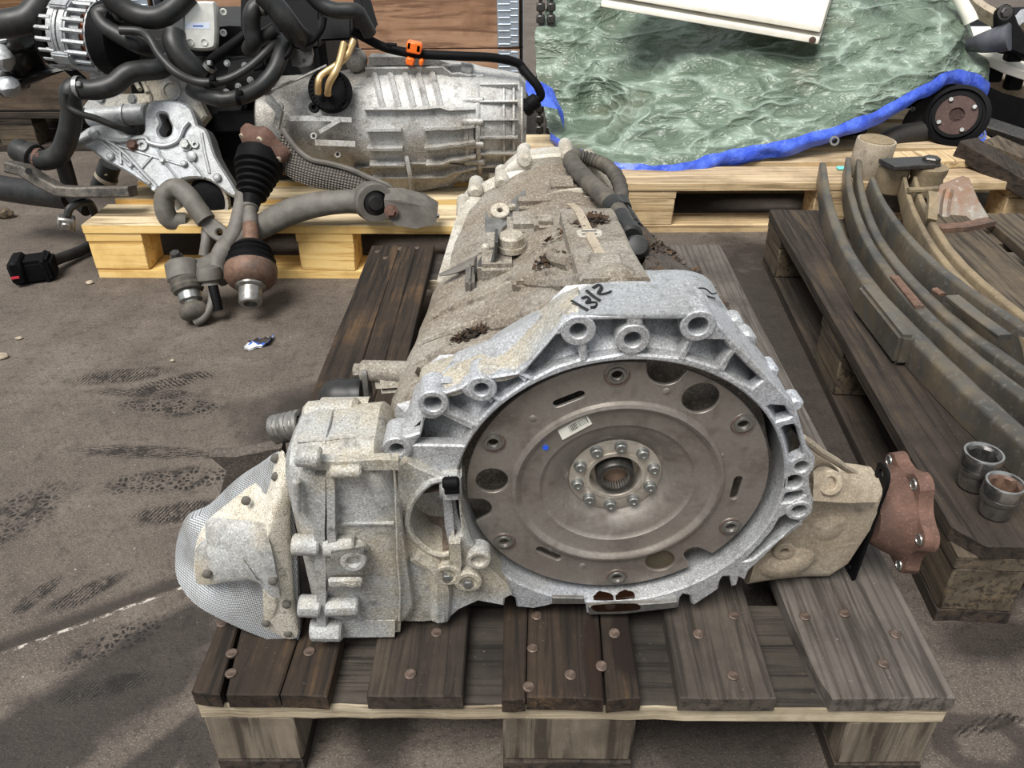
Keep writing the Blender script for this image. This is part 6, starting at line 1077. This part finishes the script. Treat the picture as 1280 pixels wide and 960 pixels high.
# white panel on top
WP = thing('white_panel', 'off-white ridged sheet lying on top of the tarpaulin', 'sheet', tuple(aty(900, 25, 2.15))); A_ = aty(752, -14, 2.10); B_ = aty(1027, 33, 2.00); C_ = aty(1046, -30, 2.26); D_ = A_+(C_-B_); dn = Vector((0, 0, 1))
wp = m_plain('off_white', (232, 228, 216), .45, 0, .06, 12, .05, (176, 164, 142), .3)
for k, (off, z0, z1) in enumerate([(0, -.018, 0), (.022, -.030, -.020), (.0, -.050, -.032)]):
    i_ = (C_-B_).normalized()*off; m_ = MB(); q = [A_+i_, B_+i_, C_, D_]; m_.hexa([p+dn*z0 for p in q]+[p+dn*z1 for p in q], .003); m_.build(['face_board', 'groove_board', 'edge_board'][k], wp if k != 1 else m_plain('grey_groove', (150, 142, 126), .6), WP)
m_ = MB(); m_.lathe([(.010, 0), (.010, .004), (.005, .005), (0, .005)], B_.lerp(A_, .03)-dn*.040, Vector((0, -1, 0)), 14); m_.build('screw', M['rustd'], WP)
m_ = MB(); m_.tube(P3([(1030, -8, 2.3), (1040, 6, 2.25), (1060, 12, 2.22), (1082, 6, 2.24), (1100, -10, 2.3)]), .020, 10, 6, flat=.5); o = m_.build('chrome_strip', M['steel'], label='curved chrome molding strip beside the off-white sheet', cat='molding'); 
# scrap at upper right
WB = thing('chassis_rail', 'pale grey chassis beam pointing right behind the tarpaulin', 'beam', (1.9, 2.2, 0)); m_ = MB(); m_.strip(P3([(1200, 52, 2.35), (1230, 66, 2.30), (1262, 80, 2.24), (1310, 96, 2.18)]), .085, .03, up=Vector((.2, -.5, 1)), bevel=.004); m_.build('beam', wp, WB); m_ = MB(); m_.strip(P3([(1205, 46, 2.5), (1240, 46, 2.5)]), .08, .03, up=Vector((0, -.4, 1))); m_.build('cross_tab', wp, WB)
m_ = MB(); m_.strip(P3([(1225, 88, 2.4), (1260, 104, 2.34), (1310, 118, 2.3)]), .05, .05, up=Vector((0, -.5, 1)), bevel=.004); m_.build('lower_rail', M['cast_t'], WB)
for (x, y, d) in [(1242, 92, 2.3), (1267, 102, 2.28), (1268, 66, 2.2)]: m_ = MB(); m_.box((0, 0, 0), (.05, .04, .05), Matrix.Translation(aty(x, y, d)), .006); m_.build('clip_block', M['black'], WB)
WT = MB(); WT.tube(P3([(1192, -14, 2.3), (1202, 4, 2.28), (1210, 18, 2.26), (1214, 28, 2.25)]), [.020, .020, .021, .022], 14, 4); WT.build('white_pipe', wp, label='white pipe end sticking down at the top right', cat='pipe')
KB = thing('black_bracket', 'large black bracket with a grey tube at the top right edge', 'bracket', (2.0, 2.2, 0)); pk = Plane(1262, 40, 2.2, 20, -10); m_ = MB(); m_.plate([csmooth([Vector((*q, 0)) for q in pk.t([(1247, 12), (1256, 6), (1264, 12), (1270, 30), (1290, 60), (1290, 76), (1262, 66), (1246, 60), (1246, 30)])], 2)], -.03, .02, pk.M, .006); m_.build('plate', M['black'], KB); m_ = MB(); m_.tube(P3([(1212, 56, 2.26), (1235, 52, 2.2), (1262, 46, 2.16)]), [.02, .034, .042], 14, 4); m_.build('tube', m_plain('grey_tube', (96, 98, 106), .4, .3), KB); m_ = MB(); m_.bolt(aty(1256, 16, 2.16), Vector((0, -1, .3)), .016, .012, 6, .022); m_.build('bolt', M['dsteel'], KB)
m_ = MB(); m_.plate([csmooth([Vector((*q, 0)) for q in pk.t([(1268, 22), (1290, 10), (1300, 60), (1282, 50)], -.05)], 2), circ(*pk.p(1282, 36, -.05), .02, 14)], -.06, -.05, pk.M, .002); m_.build('pale_plate', M['cast_n'], KB)
m_ = MB(); m_.hexa([Vector(p) for p in ((1.75, 2.5, .0), (3.2, 2.5, .0), (3.2, 3.2, .0), (1.75, 3.2, .0), (1.78, 2.55, .30), (3.2, 2.55, .32), (3.2, 3.2, .40), (1.75, 3.2, .38))], .04, 2); m_.wob(.05, 3, 2); m_.build('scrap_heap', M['black'], label='dark scrap body standing behind the chassis beam', cat='scrap')
m_ = MB(); m_.ring([(.16, -.02), (.19, -.02), (.19, .02), (.16, .02)], aty(1270, -14, 2.45), Vector((0, -.6, 1)), 36); m_.build('metal_hoop', M['cast_t'], label='curved metal hoop at the very top right', cat='hoop')
m_ = MB(); m_.strip(P3([(1212, 150, 2.15), (1250, 162, 2.1), (1310, 182, 2.05)]), .05, .03, up=Vector((0, -.5, 1)), bevel=.004); m_.build('steel_rail', M['dsteel'], label='thin dark steel rail below the chassis beam', cat='rail')
for (L, w_, h_, mt, lab) in [([(1206, 184, 1.80), (1250, 210, 1.69), (1310, 246, 1.56)], .07, .05, 'w_oldd', 'dark wooden beam slanting at the right edge'), ([(1236, 178, 1.92), (1310, 210, 1.78)], .09, .03, 'w_oldg', 'worn grey plank behind the slanting dark beam')]:
    m_ = MB(); m_.strip(P3(L), w_, h_, up=Vector((0, 0, 1)), bevel=.004); m_.build('timber_offcut', M[mt], label=lab, cat='beam')
m_ = MB(); m_.plate([ragged([tuple(atz(x, y, .166).xy) for x, y in ((1112, 204), (1216, 200), (1200, 186), (1112, 190))], 0, .004)], .1455, .1665, None, .002); m_.build('loose_board', M['w_mid'], label='broken tan board lying behind the leaf spring eyes', cat='board')
CYt = m_plain('cyan_paint', (120, 220, 214), .5); m_ = MB(); m_.box((0, 0, 0), (.07, .02, .006), Matrix.Translation(atz(1062, 210, .149)), .001); m_.build('cyan_strip', CYt, label='small cyan painted chip on the tan pallet', cat='chip')
# crates: pallet collars stacked behind
def crate(label, x0, x1, y0, y1, mats, hinge=True):
    T = thing('pallet_crate', label, 'crate', ((x0+x1)/2, (y0+y1)/2, .15)); th = .022
    for lv, (z0, z1) in enumerate(((.152, .349), (.352, .549))):
        for (a, b) in (((x0, y0), (x1, y0)), ((x0, y1), (x1, y1)), ((x0, y0), (x0, y1)), ((x1, y0), (x1, y1))):
            c = Vector(((a[0]+b[0])/2, (a[1]+b[1])/2, (z0+z1)/2)); hx = abs(b[0]-a[0]) > .1; m_ = MB(); m_.box(c, ((x1-x0) if hx else th, th if hx else (y1-y0)-th, z1-z0), bevel=.002); m_.wob(.002, 4, c.x); m_.build('side_board', M[mats[lv]] if hx else M['w_dark2'], T)
        if hinge:
            zc = (z0+z1)/2; m_ = MB(); m_.box((x1-.052, y0-.0125, zc), (.048, .0025, .19), bevel=.0006); m_.box((x1-.018, y0-.0125, zc), (.032, .003, .186), bevel=.0006); m_.box((x1+.0125, y0+.03, zc), (.0025, .06, .19))
            for k in range(9): z = zc-.085+.021*k; m_.tube([Vector((x1-.072, y0-.0145, z)), Vector((x1-.034+(.004 if k % 2 else 0), y0-.0145, z))], .0022, 6, 1); m_.tube([Vector((x1-.030, y0-.0145, z+.006)), Vector((x1-.006, y0-.0145, z+.006))], .0018, 6, 1)
            m_.build('steel_hinge', M['galv'], T)
    return T
M['galv'] = m_plain('galvanised', (178, 190, 204), .38, .6, .08, 40, .05)
M['w_red'] = m_wood('wood_reddish', (172, 136, 110), (152, 116, 90), (104, 76, 58), (192, 158, 130), axis='X', wear=.5, grain=45, bump=.3); M['w_brn'] = m_wood('wood_brown', (150, 116, 82), (126, 94, 64), (84, 60, 42), (172, 138, 100), axis='X', wear=.4, grain=45, bump=.3); M['w_dk2'] = m_wood('wood_umber', (98, 84, 70), (76, 64, 53), (44, 37, 31), (120, 104, 86), axis='X', wear=.4, grain=45)
CR = crate('reddish brown plank crate with a galvanised hinge behind the lying gearbox', -.86, .335, 2.45, 3.2, ['w_red', 'w_red'])
CR2 = crate('brown plank crate at the far left behind the engine', -2.12, -.92, 2.45, 3.2, ['w_dk2', 'w_brn'])
for (lab, xr) in (('dark pallet under the hinged crate', .335), ('dark pallet under the far left crate', -.92)): pallet('wooden_pallet', lab, (xr, 2.44, 0), RD(90), None, 'w_dark2', 'w_dark2', 'w_oldg', 'w_dark2', None)
CHN = thing('roller_chain', 'dark steel chain hanging between crate and tarpaulin', 'chain', (.42, 2.36, 0)); lm = None
for k in range(14):
    for dx in (.405, .440):
        if lm is None:
            m_ = MB(); m_.box((0, 0, .0), (.028, .03, .026), bevel=.004); m_.box((0, 0, -.018), (.012, .02, .02)); o = m_.build('link', M['dsteel'], CHN, local=True); lm = o.data
        else: o = bpy.data.objects.new('link', lm); COL.objects.link(o); o.parent = CHN
        o.location = (dx-.42, 0, .06+.036*k)
